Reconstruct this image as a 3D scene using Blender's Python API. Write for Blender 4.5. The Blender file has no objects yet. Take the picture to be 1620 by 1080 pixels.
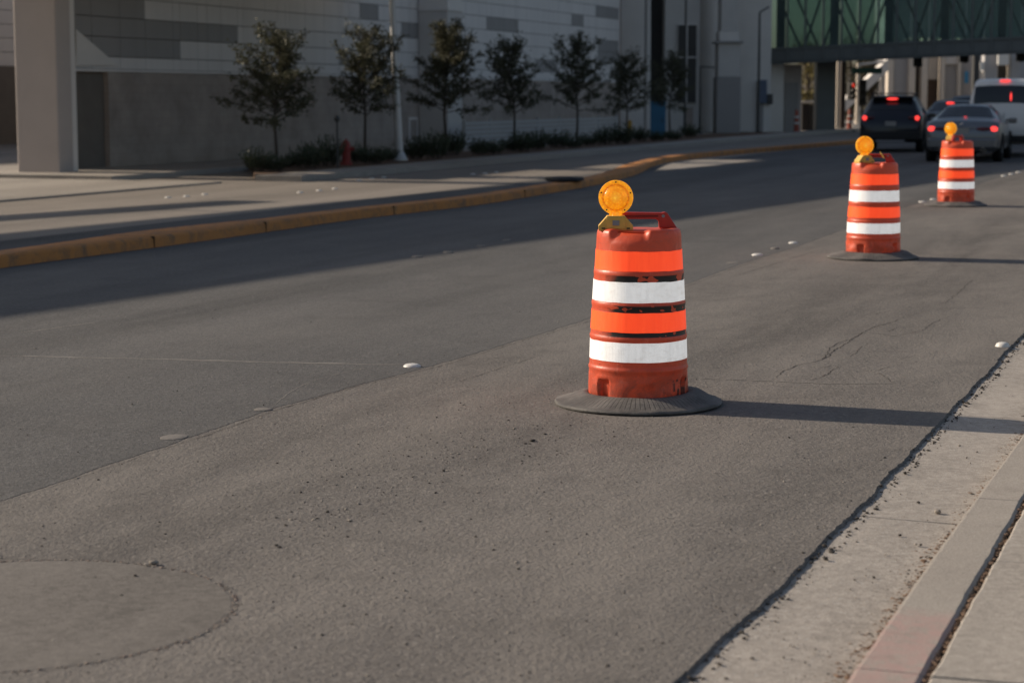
import bpy, bmesh, math, random
from mathutils import Vector, Matrix, noise

random.seed(7)
SC = bpy.context.scene
COL = SC.collection
R = math.radians

# ------------------------------------------------------------------ survey
F = 3176.0; CAMH = 1.65; PITCH = math.atan(388.0 / F)
cp, sp = math.cos(PITCH), math.sin(PITCH)
DS = Vector((0.338, 0.9411, 0)).normalized()      # along the road
DN = Vector((DS.y, -DS.x, 0))                     # across the road, towards the near kerb

def ray(px, py):
    u = (px - 810) / F; v = (540 - py) / F
    return Vector((u, cp + v * sp, -sp + v * cp))
def G(px, py, z=0.0):
    d = ray(px, py); t = (z - CAMH) / d.z
    return Vector((d.x * t, d.y * t, z))
def PN(px, py, n):
    d = ray(px, py); t = n / (DN.x * d.x + DN.y * d.y)
    return Vector((d.x * t, d.y * t, CAMH + d.z * t))
def PD(px, py, Y):
    d = ray(px, py); t = Y / d.y
    return Vector((d.x * t, Y, CAMH + d.z * t))
def U(s, n, z=0.0):
    p = DS * s + DN * n
    return Vector((p.x, p.y, z))
def SN(p):
    return p.x * DS.x + p.y * DS.y, p.x * DN.x + p.y * DN.y

# ------------------------------------------------------------------ mesh builder
class MB:
    def __init__(self): self.v = []; self.f = []; self.m = []
    def vert(self, p): self.v.append(Vector(p)); return len(self.v) - 1
    def face(self, ids, m=0): self.f.append(tuple(ids)); self.m.append(m)
    def poly(self, pts, m=0):
        self.face([self.vert(p) for p in pts], m)
    def hexa(self, b, t, m=0):
        """b, t : four bottom and four top points, counter-clockwise seen from above"""
        i = [self.vert(p) for p in list(b) + list(t)]
        self.face((i[3], i[2], i[1], i[0]), m); self.face((i[4], i[5], i[6], i[7]), m)
        for k in range(4):
            j = (k + 1) % 4
            self.face((i[k], i[j], i[4 + j], i[4 + k]), m)
    def box(self, lo, hi, m=0):
        x0, y0, z0 = lo; x1, y1, z1 = hi
        self.hexa([(x0, y0, z0), (x1, y0, z0), (x1, y1, z0), (x0, y1, z0)],
                  [(x0, y0, z1), (x1, y0, z1), (x1, y1, z1), (x0, y1, z1)], m)
    def rbox(self, s0, s1, n0, n1, z0, z1, m=0):
        """box in road coordinates"""
        c = [(s0, n0), (s0, n1), (s1, n1), (s1, n0)]
        self.hexa([U(a, b, z0) for a, b in c], [U(a, b, z1) for a, b in c], m)
    def bar(self, a, b, w, h=None, m=0):
        a = Vector(a); b = Vector(b); h = h or w
        d = (b - a).normalized()
        up = Vector((0, 0, 1)) if abs(d.z) < .95 else Vector((0, 1, 0))
        x = d.cross(up).normalized(); y = x.cross(d)
        c = [(-1, -1), (1, -1), (1, 1), (-1, 1)]
        self.hexa([a + x * w / 2 * i + y * h / 2 * j for i, j in c], [b + x * w / 2 * i + y * h / 2 * j for i, j in c], m)
    def tube(self, pts, radii, seg=8, m=0, cap=True):
        pts = [Vector(p) for p in pts]; rings = []
        for k, p in enumerate(pts):
            d = (pts[min(k + 1, len(pts) - 1)] - pts[max(k - 1, 0)]).normalized()
            up = Vector((0, 0, 1)) if abs(d.z) < .9 else Vector((0, 1, 0))
            x = d.cross(up).normalized(); y = d.cross(x)
            r = radii[k] if hasattr(radii, '__len__') else radii
            rings.append([self.vert(p + (x * math.cos(2 * math.pi * i / seg) + y * math.sin(2 * math.pi * i / seg)) * r) for i in range(seg)])
        for a, b in zip(rings, rings[1:]):
            for i in range(seg):
                j = (i + 1) % seg
                self.face((a[i], b[i], b[j], a[j]), m)
        if cap:
            self.face(rings[0], m); self.face(rings[-1][::-1], m)
    def lathe(self, prof, seg=48, axis='z', c=(0, 0, 0), m=0, cap0=False, cap1=False, disp=None):
        c = Vector(c); rings = []
        for (r, h) in prof:
            ring = []
            for i in range(seg):
                a = 2 * math.pi * i / seg
                rr, hh = (r, h) if disp is None else disp(r, h, a)
                if axis == 'z': p = Vector((rr * math.cos(a), rr * math.sin(a), hh))
                elif axis == 'y': p = Vector((rr * math.cos(a), hh, rr * math.sin(a)))
                else: p = Vector((hh, rr * math.cos(a), rr * math.sin(a)))
                ring.append(self.vert(c + p))
            rings.append(ring)
        for a, b in zip(rings, rings[1:]):
            for i in range(seg):
                j = (i + 1) % seg
                self.face((a[i], a[j], b[j], b[i]), m)
        if cap0: self.face(rings[0][::-1], m)
        if cap1: self.face(rings[-1], m)
    def grid(self, rows, m=0):
        ids = [[self.vert(p) for p in r] for r in rows]
        for a, b in zip(ids, ids[1:]):
            for i in range(len(a) - 1):
                self.face((a[i], a[i + 1], b[i + 1], b[i]), m)
    def prism(self, outline, y0, y1, m=0):
        """outline of (x, z) extruded along y"""
        a = [self.vert((x, y0, z)) for x, z in outline]; b = [self.vert((x, y1, z)) for x, z in outline]
        n = len(a)
        self.face(a, m); self.face(b[::-1], m)
        for i in range(n):
            j = (i + 1) % n
            self.face((a[j], a[i], b[i], b[j]), m)
    def lump(self, c, r, rnd, m=0, flat=.7):
        """a small stone"""
        c = Vector(c)
        t = (1 + 5 ** .5) / 2
        vs = [(-1, t, 0), (1, t, 0), (-1, -t, 0), (1, -t, 0), (0, -1, t), (0, 1, t), (0, -1, -t), (0, 1, -t), (t, 0, -1), (t, 0, 1), (-t, 0, -1), (-t, 0, 1)]
        fs = [(0, 11, 5), (0, 5, 1), (0, 1, 7), (0, 7, 10), (0, 10, 11), (1, 5, 9), (5, 11, 4), (11, 10, 2), (10, 7, 6), (7, 1, 8), (3, 9, 4), (3, 4, 2), (3, 2, 6), (3, 6, 8), (3, 8, 9), (4, 9, 5), (2, 4, 11), (6, 2, 10), (8, 6, 7), (9, 8, 1)]
        sx, sy, sz = rnd.uniform(.7, 1.3), rnd.uniform(.7, 1.3), rnd.uniform(.6, 1.) * flat
        q = Matrix.Rotation(rnd.uniform(0, 6.28), 3, 'Z')
        b = len(self.v)
        for x, y, z in vs:
            k = r / 1.9 * rnd.uniform(.75, 1.2)
            self.v.append(c + q @ Vector((x * sx * k, y * sy * k, z * sz * k)))
        for f in fs: self.face([b + i for i in f], m)
    def build(self, name, mats, parent=None, smooth=False, bevel=0, sub=0, world=False, autos=None):
        me = bpy.data.meshes.new(name)
        off = Vector((0, 0, 0))
        if world and parent is not None:
            p = parent
            while p is not None: off += Vector(p.location); p = p.parent
        me.from_pydata([tuple(v - off) for v in self.v], [], self.f)
        mats = mats if isinstance(mats, (list, tuple)) else [mats]
        for mm in mats: me.materials.append(mm)
        if len(mats) > 1: me.polygons.foreach_set('material_index', self.m)
        me.validate()
        bm = bmesh.new(); bm.from_mesh(me)
        if autos != 'keep': bmesh.ops.recalc_face_normals(bm, faces=bm.faces)
        bm.to_mesh(me); bm.free()
        if smooth: me.polygons.foreach_set('use_smooth', [True] * len(me.polygons))
        me.update()
        o = bpy.data.objects.new(name, me); COL.objects.link(o)
        if parent is not None: o.parent = parent
        if bevel:
            b = o.modifiers.new('bevel', 'BEVEL'); b.width = bevel; b.segments = 2; b.limit_method = 'ANGLE'; b.angle_limit = R(40)
        if sub:
            b = o.modifiers.new('sub', 'SUBSURF'); b.levels = sub; b.render_levels = sub
        if autos and autos != 'keep':
            me.polygons.foreach_set('use_smooth', [True] * len(me.polygons))
            me.set_sharp_from_angle(angle=R(autos))
        return o

def tag(o, label=None, cat=None, group=None, kind=None):
    if label: o['label'] = label
    if cat: o['category'] = cat
    if group: o['group'] = group
    if kind: o['kind'] = kind
    return o
def thing(name, label, cat, loc=(0, 0, 0), rz=0.0, group=None):
    o = bpy.data.objects.new(name, None); COL.objects.link(o)
    o.location = loc; o.rotation_euler = (0, 0, rz); o.empty_display_size = .2
    return tag(o, label, cat, group)
def struct(o): return tag(o, kind='structure')
def copy_tree(o, parent=None):
    c = o.copy(); COL.objects.link(c)
    if parent is not None: c.parent = parent
    for ch in list(o.children): copy_tree(ch, c)
    return c

# ------------------------------------------------------------------ materials
class NT:
    def __init__(self, name):
        self.mat = bpy.data.materials.new(name); self.mat.use_nodes = True
        self.t = self.mat.node_tree; self.t.nodes.clear()
        self.out = self.t.nodes.new('ShaderNodeOutputMaterial')
        self.tc = None
    def n(self, typ, **kw):
        nd = self.t.nodes.new(typ)
        for k, v in kw.items():
            if k == 'inp':
                for kk, vv in v.items():
                    if isinstance(vv, bpy.types.NodeSocket): self.t.links.new(vv, nd.inputs[kk])
                    else: nd.inputs[kk].default_value = vv
            else: setattr(nd, k, v)
        return nd
    def obj(self):
        if self.tc is None: self.tc = self.n('ShaderNodeTexCoord')
        return self.tc.outputs['Object']
    def mapping(self, scale=(1, 1, 1), rot=(0, 0, 0), vec=None):
        return self.n('ShaderNodeMapping', inp={'Vector': vec or self.obj(), 'Scale': scale, 'Rotation': rot}).outputs[0]
    def noise(self, scale, detail=3, rough=.55, vec=None, dist=0.0):
        return self.n('ShaderNodeTexNoise', inp={'Vector': vec or self.obj(), 'Scale': scale, 'Detail': detail, 'Roughness': rough, 'Distortion': dist}).outputs['Fac']
    def voro(self, scale, out='Distance', vec=None, feature='F1', rnd=1.0):
        nd = self.n('ShaderNodeTexVoronoi', feature=feature, inp={'Vector': vec or self.obj(), 'Scale': scale, 'Randomness': rnd})
        return nd.outputs[out]
    def ramp(self, fac, stops, interp='LINEAR'):
        nd = self.n('ShaderNodeValToRGB', inp={'Fac': fac}); cr = nd.color_ramp; cr.interpolation = interp
        while len(cr.elements) < len(stops): cr.elements.new(.5)
        for e, (p, c) in zip(cr.elements, stops):
            e.position = p; e.color = (c, c, c, 1) if not hasattr(c, '__len__') else (*c, 1)
        return nd.outputs['Color']
    def mix(self, fac, a, b, mode='MIX'):
        nd = self.n('ShaderNodeMix', data_type='RGBA', blend_type=mode)
        for k, v in ((0, fac), (6, a), (7, b)):
            if isinstance(v, bpy.types.NodeSocket): self.t.links.new(v, nd.inputs[k])
            else: nd.inputs[k].default_value = v if k == 0 else (*v, 1) if len(v) == 3 else v
        return nd.outputs[2]
    def math(self, op, a, b=0.0, c=0.0, clamp=False):
        nd = self.n('ShaderNodeMath', operation=op, use_clamp=clamp)
        for k, v in enumerate((a, b, c)):
            if isinstance(v, bpy.types.NodeSocket): self.t.links.new(v, nd.inputs[k])
            else: nd.inputs[k].default_value = v
        return nd.outputs[0]
    def sep(self, vec=None):
        return self.n('ShaderNodeSeparateXYZ', inp={0: vec or self.obj()}).outputs
    def bump(self, h, strength=.5, dist=.01, normal=None):
        i = {'Height': h, 'Strength': strength, 'Distance': dist}
        if normal is not None: i['Normal'] = normal
        return self.n('ShaderNodeBump', inp=i).outputs[0]
    def bsdf(self, color, rough=.8, spec=.3, metal=0.0, normal=None, emit=None, estr=0.0, coat=0.0, trans=0.0):
        nd = self.n('ShaderNodeBsdfPrincipled')
        def s(k, v):
            if isinstance(v, bpy.types.NodeSocket): self.t.links.new(v, nd.inputs[k])
            else: nd.inputs[k].default_value = (*v, 1) if hasattr(v, '__len__') and len(v) == 3 else v
        s('Base Color', color); s('Roughness', rough); s('Specular IOR Level', spec); s('Metallic', metal)
        if normal is not None: s('Normal', normal)
        if emit is not None: s('Emission Color', emit); s('Emission Strength', estr)
        if coat: s('Coat Weight', coat); s('Coat Roughness', .05)
        if trans: s('Transmission Weight', trans)
        return nd.outputs[0]
    def done(self, sh):
        self.t.links.new(sh, self.out.inputs[0]); return self.mat

def simple(name, c, rough=.7, spec=.3, var=.15, scale=6.0, metal=0.0, coat=0.0, bump=0.0, bscale=40.0, emit=None, estr=0.0):
    k = NT(name)
    f = k.noise(scale, 4, .6)
    col = k.mix(f, tuple(x * (1 - var) for x in c), tuple(min(1, x * (1 + var)) for x in c))
    nm = k.bump(k.noise(bscale, 3), bump, .01) if bump else None
    return k.done(k.bsdf(col, rough, spec, metal, nm, emit, estr, coat))

def ground_mat(name, dark, light, grain=150.0, gb=.5, stone=.35, dust=(.2, .18, .155), dustamt=.4, big=.6, stain=.4, stain_scale=1.1):
    """asphalt / worn concrete: aggregate, grit, dust drifts, stains"""
    k = NT(name)
    o = k.obj()
    along_ = k.mapping((1, 1, 1), (0, 0, R(19.75)))
    tracks = k.mapping((1.0, .05, 1.0), vec=along_)
    mv = k.mapping((1.0, .22, 1.0), vec=along_)
    mott = k.noise(big, 5, .62)
    fine = k.noise(grain * 1.7, 2, .6)
    med = k.noise(26, 4, .65)
    col = k.mix(mott, dark, light)
    col = k.mix(1.0, col, k.ramp(k.noise(.9, 3, .6, tracks), [(.32, .74), (.5, 1.0), (.68, 1.14)]), 'MULTIPLY')
    col = k.mix(1.0, col, k.ramp(med, [(.3, .76), (.7, 1.18)]), 'MULTIPLY')
    col = k.mix(1.0, col, k.ramp(fine, [(.25, .58), (.75, 1.38)]), 'MULTIPLY')
    cellc = k.voro(grain, 'Color')
    r = k.n('ShaderNodeSeparateColor', inp={0: cellc}).outputs
    lit = k.ramp(r[0], [(.93, 0.0), (.99, 1.0)])
    col = k.mix(k.math('MULTIPLY', lit, stone * .9), col, tuple(min(.6, x * 1.7 + .03) for x in light))
    # dust drifts drawn out along the road
    d = k.ramp(k.noise(stain_scale, 5, .7, mv, .3), [(.42, 0.0), (.72, 1.0)])
    col = k.mix(k.math('MULTIPLY', d, dustamt), col, dust)
    st = k.ramp(k.noise(stain_scale * 2.3, 4, .7, None, .6), [(.52, 0.0), (.72, 1.0)])
    col = k.mix(k.math('MULTIPLY', st, stain), col, tuple(x * .62 for x in dark))
    # small open pits between the stones, thicker in some places
    pits = k.ramp(k.noise(grain * .62, 2, .55), [(.63, 0.0), (.70, 1.0)])
    where = k.ramp(k.noise(1.7, 4, .7), [(.38, .35), (.66, 1.0)])
    pm = k.math('MULTIPLY', pits, where)
    col = k.mix(k.math('MULTIPLY', pm, .62), col, tuple(x * .38 for x in dark))
    h = k.math('SUBTRACT', k.math('MULTIPLY', k.noise(grain * .5, 3, .65), 1.2), k.math('MULTIPLY', pm, 1.0))
    b1 = k.bump(h, gb, .006)
    b2 = k.bump(k.noise(5, 4, .6), gb * .3, .03, b1)
    return k.done(k.bsdf(col, .88, .22, 0, b2))

M = {}
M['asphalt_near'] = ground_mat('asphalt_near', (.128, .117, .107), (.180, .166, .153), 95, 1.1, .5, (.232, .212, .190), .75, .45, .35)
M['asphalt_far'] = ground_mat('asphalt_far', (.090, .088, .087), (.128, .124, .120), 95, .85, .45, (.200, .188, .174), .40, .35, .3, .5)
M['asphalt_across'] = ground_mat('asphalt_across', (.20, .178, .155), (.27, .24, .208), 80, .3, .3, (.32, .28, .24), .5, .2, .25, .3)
M['gutter'] = ground_mat('gutter_concrete', (.29, .262, .232), (.40, .362, .32), 110, .3, .35, (.44, .40, .355), .45, 1.2, .45)
M['patch'] = ground_mat('patch_concrete', (.155, .142, .128), (.19, .174, .158), 140, .2, .2, (.225, .206, .187), .6, 1.6, .45, 1.8)
M['sidewalk'] = ground_mat('sidewalk_concrete', (.30, .272, .24), (.38, .345, .305), 150, .15, .25, (.40, .365, .325), .4, .9, .3)
M['soil'] = ground_mat('soil', (.12, .075, .05), (.19, .12, .08), 60, .8, .4, (.2, .14, .1), .4, .8, .3)
M['ground'] = ground_mat('bare_ground', (.16, .145, .125), (.22, .20, .175), 60, .5, .3, (.24, .22, .19), .4, .2, .3)

def kerb_mat():
    k = NT('kerb_concrete')
    o = k.obj()
    col = k.mix(k.noise(2.2, 5, .65), (.31, .28, .245), (.41, .372, .33))
    col = k.mix(1.0, col, k.ramp(k.noise(160, 2), [(.25, .72), (.75, 1.2)]), 'MULTIPLY')
    # faded red paint on the near stretch of the kerb
    s = k.n('ShaderNodeVectorMath', operation='DOT_PRODUCT', inp={0: o, 1: tuple(DS)}).outputs['Value']
    lim = SN(G(1490, 930, .1))[0]
    f = k.math('MULTIPLY', k.math('ADD', k.math('SUBTRACT', lim, s), k.math('MULTIPLY', k.math('SUBTRACT', k.noise(14, 4, .7), .5), .10)), 7.0, clamp=True)
    wear = k.ramp(k.noise(16, 6, .78, None, .4), [(.34, .95), (.50, .60), (.60, .05)])
    col = k.mix(k.math('MULTIPLY', f, wear), col, (.42, .285, .26))
    dirt = k.ramp(k.noise(3.2, 5, .7, None, .5), [(.55, 0.), (.75, 1.)])
    col = k.mix(k.math('MULTIPLY', dirt, .4), col, (.12, .10, .085))
    nm = k.bump(k.math('ADD', k.noise(120, 3, .7), k.noise(12, 4)), .35, .008)
    return k.done(k.bsdf(col, .88, .2, 0, nm))
M['kerb'] = kerb_mat()

def painted_kerb():
    k = NT('yellow_kerb_paint')
    col = k.mix(k.noise(1.2, 5, .7), (.40, .165, .046), (.56, .245, .075))
    w = k.ramp(k.noise(3.5, 6, .78, None, .6), [(.46, 0.), (.64, 1.)])
    col = k.mix(k.math('MULTIPLY', w, .75), col, (.16, .11, .075))
    return k.done(k.bsdf(col, .8, .3, 0, k.bump(k.noise(30, 4), .3, .01)))
M['kerb_yellow'] = painted_kerb()
M['crack'] = simple('crack_shadow', (.055, .050, .046), .95, .1, .3, 40)
M['seal'] = simple('pale_seam', (.215, .202, .186), .9, .2, .2, 30, bump=.2, bscale=120)
M['debris'] = simple('leaf_debris', (.20, .135, .095), .9, .1, .5, 35)
M['stone_dark'] = simple('dark_stone', (.055, .048, .042), .85, .3, .3, 60, bump=.4)
M['stone_pale'] = simple('pale_stone', (.28, .25, .215), .85, .3, .3, 60, bump=.4)
M['marker'] = simple('ceramic_marker', (.66, .64, .60), .45, .5, .15, 30)
M['marker_worn'] = simple('worn_marker', (.185, .17, .155), .8, .3, .2, 30, bump=.4)

# ------------------------------------------------------------------ polyline tools
def resample(pts, step):
    out = [pts[0].copy()]
    for a, b in zip(pts, pts[1:]):
        n = max(1, int((b - a).length / step))
        for i in range(1, n + 1): out.append(a.lerp(b, i / n))
    return out
def smoothline(pts, it=2):
    for _ in range(it):
        q = [pts[0]]
        for a, b in zip(pts, pts[1:]): q += [a.lerp(b, .25), a.lerp(b, .75)]
        q.append(pts[-1]); pts = q
    return pts
def ragged(pts, amp, freq, seed, step):
    pts = resample(pts, step); out = []
    for k, p in enumerate(pts):
        d = (pts[min(k + 1, len(pts) - 1)] - pts[max(k - 1, 0)]).normalized()
        nrm = Vector((d.y, -d.x, 0))
        q = Vector((p.x * freq + seed, p.y * freq, seed))
        a = noise.noise(q) * amp + noise.noise(q * 3.7) * amp * .55 + noise.noise(q * 11) * amp * .35 + noise.noise(q * 29) * amp * .22
        out.append(p + nrm * a)
    return out
def shift(pts, n): return [p + DN * n for p in pts]
def ext(pts, back, fwd):
    return [pts[0] - DS * back] + pts + [pts[-1] + DS * fwd]
def setz(pts, z): return [Vector((p.x, p.y, z)) for p in pts]

# ------------------------------------------------------------------ THE SETTING
mb = MB(); mb.poly([(-900, -300, -.3), (900, -300, -.3), (900, 1500, -.3), (-900, 1500, -.3)])
struct(mb.build('ground', M['ground']))

seam_px = [(0, 793), (242, 712), (446, 642), (698, 575), (930, 505), (1084, 450), (1172, 418), (1255, 392), (1420, 332), (1590, 278)]
seam = ext([G(*p) for p in seam_px], 14, 120)
edge_px = [(1065, 1075), (1200, 960), (1340, 820), (1480, 675), (1560, 590), (1620, 525)]
edge = [G(*p) for p in edge_px]
edge = [edge[0] - (edge[1] - edge[0]).normalized() * 8] + edge + [edge[-1] + (edge[-1] - edge[-2]).normalized() * 3, edge[-1] + DS * 120]

# near (kerb) lane, a raised ragged edge over the concrete gutter
edge_r = ragged(edge[:-1], .017, 2.0, 3.1, .009) + [edge[-1]]
seam_l = shift(seam, -.6)
mb = MB()
n = len(edge_r)
cum = [0]
for a, b in zip(seam_l, seam_l[1:]): cum.append(cum[-1] + (b - a).length)
def along(pts, cum, t):
    d = t * cum[-1]
    for k in range(len(pts) - 1):
        if d <= cum[k + 1] or k == len(pts) - 2:
            return pts[k].lerp(pts[k + 1], (d - cum[k]) / max(1e-6, cum[k + 1] - cum[k]))
cumE = [0]
for a, b in zip(edge_r, edge_r[1:]): cumE.append(cumE[-1] + (b - a).length)
# match both sides by their distance along the road
ss = [SN(p)[0] for p in seam_l]
def seam_at(s):
    for k in range(len(seam_l) - 1):
        if ss[k] <= s <= ss[k + 1]: return seam_l[k].lerp(seam_l[k + 1], (s - ss[k]) / (ss[k + 1] - ss[k]))
    return seam_l[0] if s < ss[0] else seam_l[-1]
top = []; bev = []; low = []
for k, p in enumerate(edge_r):
    jit = .004 * noise.noise(p * 9)
    w1 = .002 + .006 * abs(noise.noise(p * 21)); w2 = w1 + .004 + .012 * abs(noise.noise(p * 13 + Vector((5, 0, 0))))
    top.append(Vector((p.x, p.y, 0))); bev.append(p + DN * w1 + Vector((0, 0, -.006 + jit))); low.append(p + DN * w2 + Vector((0, 0, -.012)))
inner = [seam_at(SN(p)[0]) for p in edge_r]
mid = [a.lerp(b, .97) for a, b in zip(inner, top)]
mb.grid([inner, mid, top, bev, low, setz(low, -.08)])
struct(mb.build('kerb_lane', M['asphalt_near']))

# through lane(s): a newer, slightly higher surface whose edge is the long joint
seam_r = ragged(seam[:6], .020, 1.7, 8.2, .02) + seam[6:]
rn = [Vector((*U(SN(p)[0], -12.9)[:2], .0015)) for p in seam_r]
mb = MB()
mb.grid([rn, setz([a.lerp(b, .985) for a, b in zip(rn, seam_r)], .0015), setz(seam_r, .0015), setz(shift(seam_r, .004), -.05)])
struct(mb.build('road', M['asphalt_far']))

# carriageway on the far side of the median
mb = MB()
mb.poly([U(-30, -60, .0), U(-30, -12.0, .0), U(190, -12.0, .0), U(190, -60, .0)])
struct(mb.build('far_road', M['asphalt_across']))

# gutter slabs
foot_px = [(1356, 1075), (1477, 897), (1557, 785), (1620, 699)]
foot = [G(*p, -.02) for p in foot_px]
foot = [foot[0] - (foot[1] - foot[0]).normalized() * 8] + foot + [foot[-1] + (edge[-2] - edge[-3]).normalized() * 4, foot[-1] + DS * 120]
def cut_by_s(pts, s):
    q = [SN(p)[0] for p in pts]
    for k in range(len(pts) - 1):
        if q[k] <= s <= q[k + 1]: return pts[k].lerp(pts[k + 1], (s - q[k]) / (q[k + 1] - q[k]))
    return pts[0] if s < q[0] else pts[-1]
sj1 = SN(G(1450, 817))[0]; sj2 = SN(G(1560, 655))[0]
joint = sj2 - sj1
mb = MB()
for i in range(-4, 30):
    s0 = sj1 + joint * i; s1 = s0 + joint
    rows = []
    m_ = 10
    lft = [cut_by_s(edge, s0 + .004 + (s1 - s0 - .008) * k / m_) - DN * .25 for k in range(m_ + 1)]
    rgt = [cut_by_s(foot, s0 + .004 + (s1 - s0 - .008) * k / m_) + DN * .01 for k in range(m_ + 1)]
    tilt = random.uniform(-.002, .002)
    a = setz(lft, -.010 + tilt * .5); b = setz([x.lerp(y, .55) for x, y in zip(lft, rgt)], -.015); c = setz(rgt, -.019 + tilt)
    mb.grid([setz(lft, -.2), a, b, c, setz(rgt, -.2)])
    mb.poly([a[0], b[0], c[0], setz([c[0]], -.2)[0], setz([a[0]], -.2)[0]]); mb.poly([a[-1], b[-1], c[-1], setz([c[-1]], -.2)[0], setz([a[-1]], -.2)[0]])
struct(mb.build('gutter', M['gutter']))

# kerb: battered face, rounded nose, top, gap, then the pavement slabs
back_px = [(1455, 1077), (1557, 897), (1603, 817)]
KH = .035
back = [G(*p, KH) for p in back_px]
dirk = (foot[3] - foot[1]).normalized()
back = [back[0] - dirk * 8] + back + [back[-1] + dirk * 3, back[-1] + dirk * 3 + DS * 120]
mb = MB()
kj = SN(G(1590, 790, KH))[0]
for i in range(-5, 30):
    s0 = kj + 2.6 * i; s1 = s0 + 2.6
    m_ = 40 if -3 <= i < 3 else 4
    f_ = [cut_by_s(foot, s0 + .003 + (s1 - s0 - .006) * k / m_) for k in range(m_ + 1)]
    b_ = [cut_by_s(back, s0 + .003 + (s1 - s0 - .006) * k / m_) for k in range(m_ + 1)]
    b_ = [p + DN * (.006 * noise.noise(p * 3.5) + .004 * noise.noise(p * 14)) for p in b_]
    def off(t, z): return [Vector((x.x + (y.x - x.x) * t + 0.003 * noise.noise(x * 6), x.y + (y.y - x.y) * t, z + .0025 * noise.noise(x * 9))) for x, y in zip(f_, b_)]
    mb.grid([off(0, -.1), off(.0, -.02), off(.015, KH - .012), off(.045, KH - .002), off(.10, KH), off(.45, KH), off(.94, KH), off(1, KH - .008), off(1., -.1)])
    for e in (0, -1):
        mb.poly([off(t, z)[e] for t, z in ((0, -.1), (.0, -.02), (.015, KH - .012), (.045, KH - .002), (.10, KH), (.45, KH), (.94, KH), (1, KH - .008), (1., -.1))])
struct(mb.build('kerb', M['kerb'], smooth=False))
mb = MB()
pj = SN(G(1590, 888, KH))[0]
for i in range(-6, 26):
    s0 = pj + 1.5 * i; s1 = s0 + 1.5
    m_ = 30 if -3 <= i < 4 else 4
    l_ = [cut_by_s(back, s0 + .005 + (s1 - s0 - .01) * k / m_) + DN * .022 for k in range(m_ + 1)]
    l_ = [p + DN * (.006 * noise.noise(p * 5 + Vector((4, 0, 0))) + .004 * noise.noise(p * 17)) for p in l_]
    r_ = [p + DN * 1.6 for p in l_]
    dz = random.uniform(-.004, .004)
    mb.grid([setz(l_, -.1), setz(l_, KH - .006 + dz), setz(shift(l_, .008), KH + dz), setz(r_, KH + dz + .02)])
    for e in (0, -1):
        mb.poly([setz(l_, -.1)[e], setz(l_, KH - .006 + dz)[e], setz(shift(l_, .008), KH + dz)[e], setz(r_, KH + dz + .02)[e], setz(r_, -.1)[e]])
struct(mb.build('pavement', M['sidewalk']))
# dirt in the joints below kerb and pavement
mb = MB(); mb.grid([setz(shift(foot, -.8), -.07), setz(shift(foot, 2.2), -.07)])
struct(mb.build('dirt_bed', M['stone_dark']))
mb = MB(); mb.grid([setz(shift(back, -.03), .004), setz(shift(back, .06), .004)])
struct(mb.build('joint_dirt', M['stone_dark']))
# verge beyond the pavement
mb = MB(); mb.grid([setz(shift(back, 1.6), KH), setz(shift(back, 60), KH)])
struct(mb.build('verge', M['ground']))

# round concrete patch let into the lane at the lower left
pc = G(20, 966); pe = G(368, 946)
pr = (pe - pc).length
mb = MB()
def pdisp(r, h, a):
    w = .010 * noise.noise(Vector((math.cos(a) * 3, math.sin(a) * 3, 1))) + .006 * noise.noise(Vector((math.cos(a) * 14, math.sin(a) * 14, 5)))
    return r + (w if r > .5 else 0), h
mb.lathe([(pr, -.01), (pr, .0005), (pr - .010, .0022), (.02, .0022)], 220, disp=pdisp, cap1=True)
o = mb.build('pavement_patch', M['patch']); o.location = (pc.x, pc.y, 0); struct(o)
# crumbled rim round the patch
mb = MB(); rnd = random.Random(5)
for i in range(900):
    a = rnd.uniform(0, 2 * math.pi)
    rr = pr + rnd.gauss(.004, .007)
    s_ = rnd.uniform(.0015, .0055)
    mb.lump((pc.x + rr * math.cos(a), pc.y + rr * math.sin(a), s_ * .35), s_, rnd, 0 if rnd.random() < .5 else 1)
tag(mb.build('grit', [simple('pinkish_crumbs', (.25, .195, .165), .9, .1, .4, 40), M['stone_pale']]), kind='stuff')

# cracks and seams
def ribbon(mb, pts, w, z, wob=.012, seed=0, step=.03):
    pts = ragged(pts, wob, 5.0, seed, step)
    L = []; Rr = []
    for k, p in enumerate(pts):
        d = (pts[min(k + 1, len(pts) - 1)] - pts[max(k - 1, 0)]).normalized()
        nn = Vector((d.y, -d.x, 0))
        t = k / max(1, len(pts) - 1)
        ww = w * (.35 + .9 * abs(noise.noise(p * 7 + Vector((seed, 0, 0))))) * min(1, 8 * t + .15, 8 * (1 - t) + .15)
        L.append(Vector((p.x - nn.x * ww, p.y - nn.y * ww, z))); Rr.append(Vector((p.x + nn.x * ww, p.y + nn.y * ww, z)))
    mb.grid([L, Rr])
def cc(x, y): return (1180 + x / 3.682, 440 + y / 3.682)
mb = MB()
cr = [[cc(160, 595), cc(240, 520), cc(450, 478), cc(540, 402), cc(630, 350), cc(720, 290), cc(830, 265), cc(925, 225)],
      [cc(365, 598), cc(480, 560), cc(550, 505), cc(400, 525)], [cc(450, 470), cc(500, 385), cc(640, 345)],
      [cc(770, 540), cc(830, 512)], [cc(810, 345), cc(1020, 310), cc(1080, 265), cc(1165, 235)], [cc(820, 310), cc(880, 285)],
      [cc(730, 215), cc(890, 185)], [cc(900, 470), cc(1010, 450)], [cc(1110, 160), cc(1190, 130), cc(1320, 5)], [cc(620, 460), cc(680, 395)],
      [cc(460, 320), cc(620, 325), cc(760, 320), cc(900, 345)], [cc(640, 545), cc(760, 540), cc(860, 612)]]
for i, c in enumerate(cr): ribbon(mb, smoothline([G(*p) for p in c], 1), (.0032 if i not in (0, 2) else .0048), .002, .02, i * 3.3)
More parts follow.
